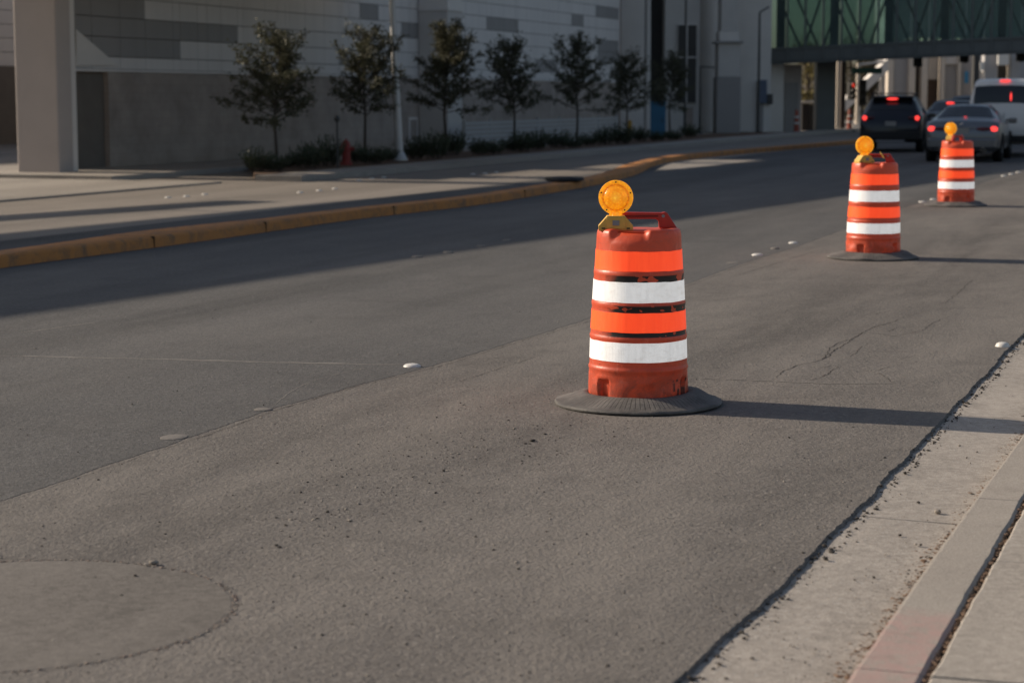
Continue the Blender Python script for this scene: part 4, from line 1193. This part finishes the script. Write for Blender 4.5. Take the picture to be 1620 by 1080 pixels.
# ------------------------------------------------------------------ VEGETATION
def leaf_mat(name, a, b, trans=.25):
    k = NT(name)
    oi = k.n('ShaderNodeNewGeometry').outputs['Random Per Island']
    col = k.mix(oi, a, b)
    p = k.bsdf(col, .6, .3)
    tr = k.n('ShaderNodeBsdfTranslucent'); k.t.links.new(col, tr.inputs[0])
    mx = k.n('ShaderNodeMixShader', inp={0: trans, 1: p, 2: tr.outputs[0]})
    return k.done(mx.outputs[0])
M['leaf'] = leaf_mat('tree_leaf', (.055, .057, .036), (.125, .125, .078))
M['leaf_shrub'] = leaf_mat('shrub_leaf', (.036, .048, .028), (.095, .110, .068))
M['leaf_gold'] = leaf_mat('far_leaf', (.10, .085, .03), (.24, .20, .08))
M['leaf_olive'] = leaf_mat('far_olive_leaf', (.045, .045, .022), (.12, .105, .055))
M['bark'] = simple('bark', (.075, .062, .052), .9, .2, .25, 12, bump=.5)
def leaf(mb, p, d, L, W, rnd):
    d = d.normalized()
    x = d.cross(Vector((rnd.uniform(-1, 1), rnd.uniform(-1, 1), rnd.uniform(-1, 1))))
    if x.length < 1e-3: return
    x.normalize()
    mb.poly([p, p + d * L * .5 + x * W, p + d * L, p + d * L * .5 - x * W])
def tree(px, h, spread, seed, label, n=-19.2, dens=1.0, bare=.3, shift_s=0.0, lean=0.0):
    rnd = random.Random(seed); h *= .87
    p = PN(px, 152, n); loc = (p.x, p.y, .12)
    t = thing('young_tree', label, 'tree', loc, 0, 'young street trees in the planting bed')
    tk = MB(); lv = MB()
    ax = []
    for i in range(9):
        z = h * .93 * i / 8
        ax.append(Vector((.09 * noise.noise(Vector((seed * 1.37, z * .7, 0))) * z + lean * z, .05 * noise.noise(Vector((0, z, seed))) * z, z)))
    tk.tube(ax, [.045 * (1 - .85 * i / 8) * h / 3 for i in range(9)], 7)
    nb = 50
    for b in range(nb):
        f = .36 + .60 * (b / nb) ** .95
        z = h * f
        k = min(7, int(f / .93 * 8)); base = ax[k].lerp(ax[k + 1], f / .93 * 8 - k) if k < 8 else ax[-1]
        a = b * 2.4 + rnd.uniform(-.5, .5)
        g_ = (f - .33) / .67; env = max(.2, min(1, .74 + 2.0 * g_) * (1 - .66 * max(0, (g_ - .28) / .72) ** 1.7))
        L = spread * 1.18 * env * rnd.uniform(.45, 1.15)
        L *= 1 + .28 * math.cos(a - seed * 1.7) * (1 - f)
        if rnd.random() < .16: L *= 1.3
        up = .22 + 1.9 * (f - .3) + rnd.uniform(-.2, .4)
        d = Vector((math.cos(a), math.sin(a), up)).normalized()
        pts = [base]; cur = base
        for i in range(4):
            d = (d + Vector((rnd.uniform(-.22, .22), rnd.uniform(-.22, .22), rnd.uniform(-.16, .12)))).normalized()
            cur = cur + d * L / 4; pts.append(cur)
        tk.tube(pts, [.014, .011, .008, .005, .003], 4, cap=False)
        # twigs with leaves; outer twigs of the top stay half bare
        nt = int((8 + 28 * L) * dens)
        for j in range(nt):
            u = rnd.uniform(.22, 1.0)
            kk = min(3, int(u * 4)); q = pts[kk].lerp(pts[kk + 1], u * 4 - kk)
            td = (d + Vector((rnd.uniform(-1, 1), rnd.uniform(-1, 1), rnd.uniform(-.7, .7)))).normalized()
            tl = rnd.uniform(.07, .24)
            if rnd.random() < .3: tk.tube([q, q + td * tl], [.003, .0015], 3, cap=False)
            thin = bare if f > .72 else 0
            if rnd.random() < thin: continue
            for m_ in range(rnd.randint(4, 7)):
                c = q + td * tl * rnd.uniform(.15, 1.05) + Vector((rnd.gauss(0, .025), rnd.gauss(0, .025), rnd.gauss(0, .025)))
                leaf(lv, c, td + Vector((rnd.uniform(-1, 1), rnd.uniform(-1, 1), rnd.uniform(-.9, .6))), rnd.uniform(.05, .10), rnd.uniform(.013, .024), rnd)
    tk.build('trunk', M['bark'], t, autos=60)
    lv.build('crown', M['leaf'], t, autos='keep')
tree(437, 3.02, .98, 21, 'leftmost young tree, broad and open crowned, nearest the pier', dens=1.0)
tree(577, 3.35, .85, 22, 'young tree with a bare tuft on top left of the grey lamp pole', dens=1.0, bare=.4)
tree(706, 3.5, 1.0, 23, 'dense green young tree in front of the pilaster right of the lamp pole', dens=1.25, bare=.1)
tree(813, 3.3, .86, 24, 'young tree just right of the pilaster, at the start of the slatted fence', dens=1.05)
tree(912, 3.45, 1.05, 25, 'wide twiggy young tree in front of the slatted fence with leaning trunk', dens=.95, lean=.03)
tree(992, 3.1, .85, 26, 'young tree overlapping the corner pier of the concrete building', dens=.9)
tree(1060, 3.3, .75, 27, 'rightmost young tree in front of the blue cabin and dark window', dens=.9)

def shrub_mesh(seed, w, h, nblade):
    rnd = random.Random(seed); lv = MB(); st_ = MB()
    for i in range(nblade):
        a = rnd.uniform(0, 6.283); r = w * .5 * rnd.random() ** .6
        base = Vector((r * .55 * math.cos(a), r * .55 * math.sin(a), 0))
        tilt = r / (w * .5) * .75
        d = Vector((math.cos(a) * tilt, math.sin(a) * tilt, 1)).normalized()
        L = h * rnd.uniform(.5, 1.08) * (1 - .25 * tilt)
        tip = base + d * L
        if i % 4 == 0: st_.tube([base, base.lerp(tip, .8)], [.008, .003], 3, cap=False)
        for j in range(7):
            u = rnd.uniform(.15, 1.0)
            q = base.lerp(tip, u)
            leaf(lv, q, d + Vector((rnd.uniform(-.9, .9), rnd.uniform(-.9, .9), rnd.uniform(-.3, .5))), rnd.uniform(.07, .14), rnd.uniform(.009, .017), rnd)
    return lv, st_
protos = []
def shrub(px, n, label, seed, k, w=.75, h=.58, group='leafy shrubs in the planting bed'):
    p = PN(px, 200, n)
    t = thing('shrub', label, 'shrub', (p.x, p.y, .12), random.Random(seed).uniform(0, 6), group)
    if len(protos) <= k:
        lv, st_ = shrub_mesh(100 + k, .8, .6, 150)
        protos.append((lv.build('foliage', M['leaf_shrub'], t, autos='keep'), st_.build('stems', M['bark'], t)))
    else:
        for o in protos[k]:
            c = o.copy(); COL.objects.link(c); c.parent = t
    t.scale = (w / .8, w / .8, h / .6)
    return t
spots = [(407, .7, .62), (432, .75, .55), (462, .6, .50), (487, .8, .62), (516, .85, .66), (566, .6, .52), (590, .9, .62), (612, .6, .55), (655, .9, .66), (687, .8, .7), (716, .85, .72), (757, .7, .62), (778, .85, .66),
         (808, .7, .55), (827, .8, .62), (850, .8, .6), (882, 1.0, .68), (908, .7, .6), (930, .8, .6), (957, .9, .66), (985, .9, .66), (1012, .8, .6), (1040, .8, .6), (1066, .8, .6), (1092, .8, .62)]
for i, (px, w, h) in enumerate(spots):
    if i == 0: lab = 'leftmost leafy shrub at the end of the planting bed'
    elif i == len(spots) - 1: lab = 'rightmost leafy shrub before the bracket post'
    else: lab = 'dark green leafy shrub in the row under the young trees'
    shrub(px, -18.9 + .35 * math.sin(i * 2.3), lab, i, i % 4, w * .86, h * (.80 + .22 * math.sin(i * 5.1)))

# trees beyond the bridge
def far_tree(px, Y, h, w, mat, label, seed, z0=0.0):
    rnd = random.Random(seed)
    t = thing('far_tree', label, 'tree', (xof(px, Y), Y, z0))
    tk = MB(); lv = MB()
    tk.tube([(0, 0, 0), (.1, 0, h * .5), (0, 0, h * .85)], [.16, .11, .03], 8)
    for b in range(26):
        f = rnd.uniform(.12, 1.0); a = rnd.uniform(0, 6.28); r = w * .5 * math.sin(math.pi * min(1, f * .92)) * rnd.uniform(.3, 1)
        c = Vector((r * math.cos(a), r * math.sin(a), h * f))
        tk.tube([(0, 0, h * f * .7), c], [.03, .01], 4, cap=False)
        for j in range(80):
            q = c + Vector((rnd.gauss(0, w * .12), rnd.gauss(0, w * .12), rnd.gauss(0, h * .06)))
            leaf(lv, q, Vector((rnd.uniform(-1, 1), rnd.uniform(-1, 1), rnd.uniform(-1, .5))), rnd.uniform(.14, .28), rnd.uniform(.04, .08), rnd)
    tk.build('trunk', M['bark'], t); lv.build('crown', M[mat], t, autos='keep')
far_tree(1276, 118, 4.6, 2.2, 'leaf_gold', 'yellowing tree left of the steel bridge column', 51)
far_tree(1345, 126, 4.9, 2.6, 'leaf_olive', 'olive tree behind the pale signal pole', 52)
far_tree(1376, 128, 4.4, 2.6, 'leaf_olive', 'olive tree behind the stair ramp, below its slope', 53)
far_tree(1307, 128, 4.7, 3.0, 'leaf_gold', 'yellow green tree hidden mostly by the steel bridge column', 54)
mb = MB(); pbox(mb, 1150, 1420, 140, 103, 200, 3); o = mb.build('boundary_wall', M['stone_warm']); tag(o, 'distant pale wall behind the yellowing trees', 'wall')

# ------------------------------------------------------------------ KERBSIDE FURNITURE
p = G(632, 262)
lp_ = thing('lamp_pole', 'tall pale grey tapered street pole standing on a flanged base among the shrubs', 'lamp post', (p.x, p.y, .12))
mb = MB(); mb.tube([(0, 0, .06), (-.04, 0, 1.0), (-.16, 0, 4.0), (-.28, 0, 7.0)], [.105, .095, .065, .05], 14); mb.build('pole', M['galv'], lp_, autos=40)
mb = MB(); mb.lathe([(.20, 0), (.20, .05), (.17, .07), (.13, .16), (.11, .2)], 18); mb.build('flange_base', M['galv'], lp_, autos=40)
mb = MB(); mb.tube([(-.28, 0, 6.95), (-.1, -.5, 7.3), (.4, -1.6, 7.5)], [.05, .045, .04], 8); mb.build('arm', M['galv'], lp_, autos=40)
mb = MB(); mb.box((.25, -2.1, 7.45), (.5, -1.5, 7.57)); mb.build('luminaire', M['galv'], lp_, bevel=.03)
p = G(548, 268)
hy = thing('fire_hydrant', 'dark red fire hydrant among the shrubs left of the grey pole', 'fire hydrant', (p.x, p.y, .1))
M['red_paint'] = simple('red_hydrant_paint', (.24, .030, .025), .55, .4, .2, 8)
mb = MB(); mb.lathe([(.14, 0), (.14, .04), (.10, .05), (.095, .30), (.12, .31), (.12, .35), (.10, .36), (.10, .44), (.085, .50), (.05, .54), (.03, .55), (.03, .585), (.002, .59)], 20, cap1=True); mb.build('barrel', M['red_paint'], hy, autos=40)
for (ax_, nm, r, L) in (((1, 0), 'outlet', .05, .16), ((-1, 0), 'outlet', .05, .16), ((0, -1), 'pumper_outlet', .065, .17)):
    mb = MB(); mb.tube([(ax_[0] * .05, ax_[1] * .05, .36), (ax_[0] * L, ax_[1] * L, .36)], r, 14); mb.tube([(ax_[0] * L, ax_[1] * L, .36), (ax_[0] * (L + .03), ax_[1] * (L + .03), .36)], r * .5, 6); mb.build(nm, M['red_paint'], hy, autos=40)
p = PN(534, 265, -18.3)
bl_ = thing('garden_light', 'thin dark post with a round head left of the red hydrant', 'light post', (p.x, p.y, .1))
mb = MB(); mb.tube([(0, 0, 0), (0, 0, 1.02)], .022, 8); mb.build('post', M['dark_metal'], bl_)
mb = MB(); mb.lathe([(.02, .98), (.05, 1.01), (.065, 1.06), (.055, 1.10), (.03, 1.13), (.002, 1.14)], 16, cap1=True); mb.build('head', M['dark_metal'], bl_, autos=40)

# ------------------------------------------------------------------ VEHICLES
def paint(name, c, rough=.28, metal=.3):
    k = NT(name)
    col = k.mix(k.noise(3, 3), tuple(x * .93 for x in c), tuple(x * 1.05 for x in c))
    z = k.sep()[2]
    dirt = k.ramp(z, [(.2, 1.), (.75, 0.)])
    dn = k.math('MULTIPLY', dirt, k.noise(8, 4, .7))
    col = k.mix(k.math('MULTIPLY', dn, .5), col, (.12, .105, .09))
    return k.done(k.bsdf(col, rough, .5, metal, None, None, 0, .5))
M['paint_suv'] = paint('dark_blue_paint', (.007, .009, .016))
M['paint_sedan'] = paint('grey_blue_paint', (.16, .172, .19), .3, .5)
M['paint_dark'] = paint('black_blue_paint', (.014, .018, .03))
M['paint_van'] = paint('white_paint', (.66, .655, .64), .35, 0)
M['car_glass'] = simple('dark_car_glass', (.012, .014, .016), .06, .6, .1, 3)
M['trim'] = simple('black_trim', (.016, .016, .017), .6, .4, .2, 8)
M['tyre'] = simple('tyre', (.02, .02, .021), .85, .2, .2, 12)
M['rim'] = simple('alloy_rim', (.30, .30, .31), .35, .5, .1, 6, metal=.7)
M['chrome'] = simple('chrome', (.55, .55, .56), .15, .5, .05, 6, metal=1.0)
M['tail_dark'] = simple('tail_lens', (.10, .006, .008), .15, .6, .1, 6)
M['brake_lit'] = simple('brake_lamp_lit', (.8, .05, .04), .3, .5, .02, 6, emit=(1.0, .055, .045), estr=1.7)
M['plate'] = simple('number_plate', (.30, .29, .27), .5, .4, .1, 20)

def vehicle(name, label, cat, px, Y, heading, L, W, st, cab, paintm, rearglass, sideglass, lights, extra=None, wheel_r=.33, groundp=None):
    """st: stations (y from the tail, z_bottom, z_belt, z_top, half_bottom, half_belt, half_top)"""
    t = thing(name, label, cat, (xof(px, Y), Y, .009), heading)
    # resample the stations smoothly
    N = 72; rows = []
    ys = [s[0] for s in st]
    for i in range(N + 1):
        u = (i / N); 
        u = u ** 1.25
        y = ys[0] + (ys[-1] - ys[0]) * u
        k = 0
        while k < len(st) - 2 and y > st[k + 1][0]: k += 1
        f = (y - st[k][0]) / (st[k + 1][0] - st[k][0])
        rows.append([a + (b - a) * f for a, b in zip(st[k], st[k + 1])])
    for _ in range(2):
        rows = [rows[0]] + [[(a + 2 * b + c) / 4 for a, b, c in zip(rows[i - 1], rows[i], rows[i + 1])] for i in range(1, N)] + [rows[-1]]
    def section(r):
        y, zb, zl, zt, wb, wl, wt = r
        c = [(0, zb), (wb * .86, zb), (wb, zb + .10), ((wb + wl) / 2 + .012, zb + (zl - zb) * .55), (wl + .004, zl - .05), (wl - .01, zl + .02), (wl + (wt - wl) * .5 + .012, zl + (zt - zl) * .5), (wt + .006, zt - .07 * min(1, (zt - zl) / .3)), (wt - .06, zt - .015 * min(1, (zt - zl) / .3)), (wt * .5, zt + .008), (0, zt + .014)]
        return [(x, y, z) for x, z in c]
    S = [section(r) for r in rows]
    full = [[(-x, y, z) for x, y, z in s[::-1]] + s[1:-1] for s in S]
    mb = MB()
    ids = [[mb.vert(p) for p in s] for s in full]; n = len(full[0])
    for a, b in zip(ids, ids[1:]):
        for i in range(n):
            j = (i + 1) % n
            mb.face((a[i], a[j], b[j], b[i]))
    mb.face(ids[0]); mb.face(ids[-1][::-1])
    body = mb.build('body', M[paintm], t, autos=32)
    # surface sampling for glass and lamps laid 6 mm proud
    def surf(y, v, side):
        k = 0
        while k < N - 1 and rows[k + 1][0] < y: k += 1
        f = max(0, min(1, (y - rows[k][0]) / max(1e-6, rows[k + 1][0] - rows[k][0])))
        j = min(9, int(v)); g = v - j
        def P(r, jj): return Vector(S[r][jj])
        p = (P(k, j).lerp(P(k, j + 1), g)).lerp(P(k + 1, j).lerp(P(k + 1, j + 1), g), f)
        return Vector((p.x * side, p.y, p.z))
    def patch(nm, mat, y0, y1, v0, v1, sides=(1,), parent=t, ny=14, nv=8, off=.007, across=False, skew=None):
        m_ = MB()
        for sd in sides:
            rws = []
            for i in range(ny + 1):
                row = []
                for q in range(nv + 1):
                    vv = v0 + (v1 - v0) * q / nv
                    ya, yb = (y0, y1) if skew is None else (y0 + (skew[0] - y0) * q / nv, y1 + (skew[1] - y1) * q / nv)
                    y = ya + (yb - ya) * i / ny
                    p = surf(y, vv, sd)
                    e = .02
                    tu = surf(y + e, vv, sd) - surf(y - e, vv, sd); tv = surf(y, min(10, vv + .1), sd) - surf(y, vv - .1, sd)
                    nn = tu.cross(tv)
                    nn = nn.normalized() if nn.length > 1e-9 else Vector((0, -1, 0))
                    if nn.z < -.2 or (nn.x * sd < 0 and abs(nn.x) > .3): nn = -nn
                    if nn.y > .5 and y < 1.5 and nn.z < .2: nn = -nn
                    row.append(p + nn * off)
                rws.append(row)
            m_.grid(rws)
        return m_.build(nm, M[mat], parent, smooth=True)
    y0, y1, v0 = rearglass
    # rear glass spans the whole width: two mirrored halves in one pane
    patch('rear_window', 'car_glass', y0, y1, v0, 10.0, (1, -1))
    for (a, b, c, d) in sideglass:
        for sd in (1, -1): patch('side_window', 'car_glass', a, b, 5.25, 6.85, (sd,), skew=(c, d))
    for (wy, sd) in ((.18 * L, 1), (.18 * L, -1), (.80 * L, 1), (.80 * L, -1)):
        wx = sd * (W / 2 - .115)
        m_ = MB(); m_.lathe([(wheel_r * .62, -.105), (wheel_r * .93, -.11), (wheel_r, -.08), (wheel_r, .08), (wheel_r * .93, .11), (wheel_r * .62, .105)], 32, 'x', (0, 0, 0))
        w_ = m_.build('wheel', M['tyre'], t, autos=40); w_.location = (wx, wy, wheel_r)
        m_ = MB(); m_.lathe([(.002, sd * .07), (.06, sd * .085), (wheel_r * .55, sd * .07), (wheel_r * .63, sd * .10), (wheel_r * .63, -sd * .10)], 24, 'x', (0, 0, 0)); m_.build('rim', M['rim'], w_, autos=40)
        m_ = MB(); m_.lathe([(wheel_r * 1.03, sd * .03), (wheel_r * 1.17, sd * .03), (wheel_r * 1.17, sd * .127), (wheel_r * 1.03, sd * .127)], 32, 'x', (wx, wy, wheel_r)); m_.build('wheel_arch', M['trim'], t)
    # lamps
    for (nm, mat, x, y, z, sx, sy, sz) in lights:
        m_ = MB(); m_.lathe([(.02, -1), (.6, -.92), (.9, -.6), (1, -.1), (1, .6), (.5, 1), (.02, 1)], 18, 'y', cap0=True, cap1=True)
        o = m_.build(nm, M[mat], t, autos=50); o.location = (x, y, z); o.scale = (sx, sy, sz)
    if extra: extra(t, surf, patch)
    # door mirrors, exhaust shadow, plate
    for sd in (1, -1):
        m_ = MB(); m_.box((-.11, -.05, -.07), (.11, .07, .07)); o = m_.build('door_mirror', M[paintm], t, bevel=.03); o.location = (sd * (W / 2 + .08), L * .68, cab)
    return t
def xbox(nm, mat, lo, hi, parent, bevel=.01):
    m_ = MB(); m_.box(lo, hi); return m_.build(nm, M[mat], parent, bevel=bevel)

# dark SUV
SUV = [(0.0, .42, .72, .80, .74, .78, .66), (.05, .34, .86, .94, .84, .87, .76), (.14, .30, .98, 1.06, .88, .90, .76), (.22, .30, 1.02, 1.16, .89, .91, .75), (.62, .28, 1.03, 1.58, .90, .91, .65), (.95, .26, 1.03, 1.645, .90, .91, .63), (2.3, .25, 1.01, 1.66, .90, .91, .63), (2.9, .25, 1.0, 1.56, .90, .91, .64), (3.55, .26, .99, 1.10, .89, .90, .72), (4.2, .28, .92, 1.00, .86, .86, .70), (4.55, .34, .74, .80, .74, .74, .60)]
def suv_x(t, surf, patch):
    xbox('rear_bumper', 'trim', (-.84, -.035, .36), (.84, .10, .62), t, .04)
    xbox('diffuser', 'grey_bit', (-.42, -.05, .30), (.42, .0, .355), t)
    xbox('number_plate', 'plate', (-.16, -.012, .76), (.16, .004, .90), t)
    for sd in (1, -1):
        m_ = MB(); m_.tube([(sd * .60, .9, 1.66), (sd * .60, 1.0, 1.71), (sd * .60, 2.4, 1.72), (sd * .60, 2.5, 1.67)], .02, 8); m_.build('roof_rail', M['trim'], t)
    m_ = MB()
    for y in (1.15, 2.1): m_.tube([(-.6, y, 1.715), (.6, y, 1.715)], .018, 6)
    m_.build('cross_bar', M['trim'], t)
    xbox('spoiler', 'paint_suv', (-.62, .42, 1.585), (.62, .75, 1.635), t, .02)
Hd = R(-15)
vehicle('parked_suv', 'dark blue sport utility vehicle with lit brake lamps and roof rails', 'car', 1410, 59.3, Hd, 4.55, 1.84, SUV, 1.05, 'paint_suv', (.27, .58, 7.25),
        [(1.0, 2.0, 1.05, 2.0), (2.08, 3.0, 2.08, 2.75)],
        [('brake_lamp', 'brake_lit', -.76, .035, 1.00, .065, .03, .065), ('brake_lamp', 'brake_lit', .76, .035, 1.00, .065, .03, .065), ('high_brake_lamp', 'brake_lit', 0, .44, 1.555, .17, .03, .032), ('tail_lamp', 'tail_dark', -.66, .08, 1.0, .17, .05, .05), ('tail_lamp', 'tail_dark', .66, .08, 1.0, .17, .05, .05)], suv_x)
# grey saloon
SED = [(0.0, .40, .66, .72, .72, .76, .66), (.06, .30, .84, .92, .84, .88, .76), (.14, .26, .93, 1.01, .88, .91, .80), (.30, .25, .95, 1.045, .895, .915, .78), (.72, .24, .96, 1.07, .90, .92, .76), (1.45, .22, .95, 1.395, .90, .92, .57), (1.9, .21, .94, 1.43, .90, .92, .55), (2.6, .21, .93, 1.42, .90, .92, .55), (3.35, .22, .92, 1.06, .90, .91, .66), (3.9, .24, .88, .97, .88, .88, .72), (4.6, .28, .76, .83, .84, .82, .68), (4.88, .36, .64, .69, .70, .68, .56)]
def sed_x(t, surf, patch):
    xbox('rear_bumper', 'paint_sedan', (-.85, -.05, .34), (.85, .10, .60), t, .05)
    xbox('bumper_insert', 'trim', (-.70, -.055, .26), (.70, .05, .338), t, .02)
    xbox('number_plate', 'plate', (-.16, -.002, .70), (.16, .03, .83), t)
    xbox('trunk_trim', 'chrome', (-.30, .012, .845), (.30, .04, .862), t, .004)
    m_ = MB()
    m_.tube([(-.055, .03, .93), (-.02, .022, .965), (.02, .022, .965), (.055, .03, .93), (.02, .024, .905), (-.02, .024, .905), (-.055, .03, .93)], .007, 6); m_.tube([(-.02, .022, .965), (0, .02, .93), (.02, .022, .905)], .007, 6)
    m_.build('emblem', M['chrome'], t)
    for sd in (1, -1):
        m_ = MB(); m_.lathe([(.045, -.02), (.055, -.02), (.055, .08), (.045, .08)], 16, 'y', (sd * .52, -.045, .31)); m_.build('exhaust_tip', M['chrome'], t)
    m_ = MB(); m_.prism([(-.012, 0), (.012, 0), (0, .07)], 1.55, 1.72); o = m_.build('roof_fin', M['trim'], t); o.location = (0, 0, 1.40)
vehicle('saloon_car', 'grey four door saloon with lit brake lamps and silver boot emblem behind the farthest drum', 'car', 1524, 50.4, R(-17.5), 4.88, 1.86, SED, 1.0, 'paint_sedan', (.80, 1.40, 7.3),
        [(1.25, 2.05, 1.62, 2.05), (2.12, 3.1, 2.12, 2.75)],
        [('brake_lamp', 'brake_lit', -.76, .055, .82, .095, .04, .07), ('brake_lamp', 'brake_lit', .76, .055, .82, .095, .04, .07), ('tail_lamp', 'tail_dark', -.52, .035, .82, .20, .03, .05), ('tail_lamp', 'tail_dark', .52, .035, .82, .20, .03, .05), ('high_brake_lamp', 'brake_lit', 0, .80, 1.10, .075, .03, .022)], sed_x)
# dark saloon between SUV and van
vehicle('saloon_car', 'dark saloon mostly hidden between the blue vehicle and the grey saloon', 'car', 1503, 63.5, R(-17.5), 4.6, 1.82, [(a, b, c * 1.05, d * 1.06, e, f, g + .06) for a, b, c, d, e, f, g in SED], 1.05, 'paint_dark', (.80, 1.40, 7.3),
        [(1.25, 2.05, 1.62, 2.05)], [('brake_lamp', 'brake_lit', -.74, .05, .86, .08, .04, .06), ('brake_lamp', 'brake_lit', .74, .05, .86, .08, .04, .06), ('high_brake_lamp', 'brake_lit', -.1, 1.22, 1.415, .13, .03, .035)])
vehicle('parked_suv', 'distant dark vehicle whose roof shows left of the white van', 'car', 1532, 73, R(-17.5), 4.5, 1.8, SUV, 1.05, 'paint_dark', (.27, .58, 7.25), [], [('brake_lamp', 'brake_lit', -.74, .03, 1.0, .06, .03, .06), ('brake_lamp', 'brake_lit', .74, .03, 1.0, .06, .03, .06)])
# white van
VAN = [(0.0, .50, .95, 1.10, .86, .90, .80), (.03, .42, 1.12, 1.25, .94, .96, .86), (.06, .38, 1.20, 1.50, .96, .98, .84), (.14, .36, 1.22, 1.95, .97, .985, .80), (.24, .34, 1.23, 2.06, .98, .99, .79), (.5, .32, 1.23, 2.10, .98, .99, .79), (3.6, .32, 1.22, 2.10, .98, .99, .79), (4.3, .34, 1.18, 1.30, .96, .97, .80), (4.9, .38, .95, 1.05, .90, .90, .74)]
def van_x(t, surf, patch):
    xbox('rear_bumper', 'trim', (-.94, -.07, .40), (.94, .06, .58), t, .03)
    xbox('number_plate', 'plate', (-.5, -.022, .78), (-.2, .0, .92), t)
    m_ = MB(); m_.box((-.006, -.012, .62), (.006, .01, 1.18)); m_.build('door_seam', M['trim'], t)
    xbox('door_handle', 'trim', (.06, -.03, .98), (.22, .0, 1.02), t)
vehicle('passenger_van', 'white van with wide dark rear window at the right edge of the photo', 'van', 1589, 54.6, R(-17.5), 4.9, 2.0, VAN, 1.25, 'paint_van', (.055, .155, 7.3), [(.6, 1.8, .6, 1.8), (1.9, 3.2, 1.9, 3.2)],
        [('high_brake_lamp', 'brake_lit', 0, .16, 2.05, .15, .03, .028), ('tail_lamp', 'tail_dark', -.90, .03, 1.0, .05, .03, .17), ('tail_lamp', 'tail_dark', .90, .03, 1.0, .05, .03, .17), ('brake_lamp', 'brake_lit', .90, .01, 1.1, .045, .03, .06), ('painted_reflection', 'brake_lit', .17, .055, 1.62, .02, .012, .12)], van_x)  # red streak in the rear window is a glowing painted reflection

# ------------------------------------------------------------------ LIGHT, SKY, CAMERA
SUN_EL = 25.0
sun_dir = SUNH * math.cos(R(SUN_EL)) + Vector((0, 0, math.sin(R(SUN_EL))))
sd_ = bpy.data.lights.new('sun', 'SUN'); sd_.energy = 5.0; sd_.angle = R(.65); sd_.color = (1.0, .855, .685)
so = bpy.data.objects.new('sun', sd_); COL.objects.link(so)
so.rotation_euler = sun_dir.to_track_quat('Z', 'Y').to_euler(); so.location = (-30, 10, 40)
w = bpy.data.worlds.new('World'); SC.world = w; w.use_nodes = True
nt = w.node_tree; nt.nodes.clear()
sky = nt.nodes.new('ShaderNodeTexSky'); sky.sky_type = 'NISHITA'; sky.sun_disc = False
sky.sun_elevation = R(SUN_EL); sky.sun_rotation = math.atan2(SUNH.x, SUNH.y); sky.dust_density = 2.0; sky.air_density = 1.0
bg = nt.nodes.new('ShaderNodeBackground'); bg.inputs[1].default_value = .095
ow = nt.nodes.new('ShaderNodeOutputWorld')
hsv = nt.nodes.new('ShaderNodeHueSaturation'); hsv.inputs['Saturation'].default_value = .88
nt.links.new(sky.outputs[0], hsv.inputs['Color']); nt.links.new(hsv.outputs[0], bg.inputs[0]); nt.links.new(bg.outputs[0], ow.inputs[0])

cam = bpy.data.cameras.new('camera'); co = bpy.data.objects.new('camera', cam); COL.objects.link(co)
cam.sensor_width = 36; cam.lens = F / 1620 * 36; cam.clip_end = 3000; cam.clip_start = .1
co.location = (0, 0, CAMH); co.rotation_euler = (R(90) - PITCH, 0, 0)
cam.dof.use_dof = True; cam.dof.focus_distance = 10.75; cam.dof.aperture_fstop = 3.3
SC.camera = co
SC.view_settings.view_transform = 'Standard'; SC.view_settings.look = 'None'; SC.view_settings.exposure = 0; SC.view_settings.gamma = 1
SC.cycles.use_denoising = True
SC.cycles.max_bounces = 8
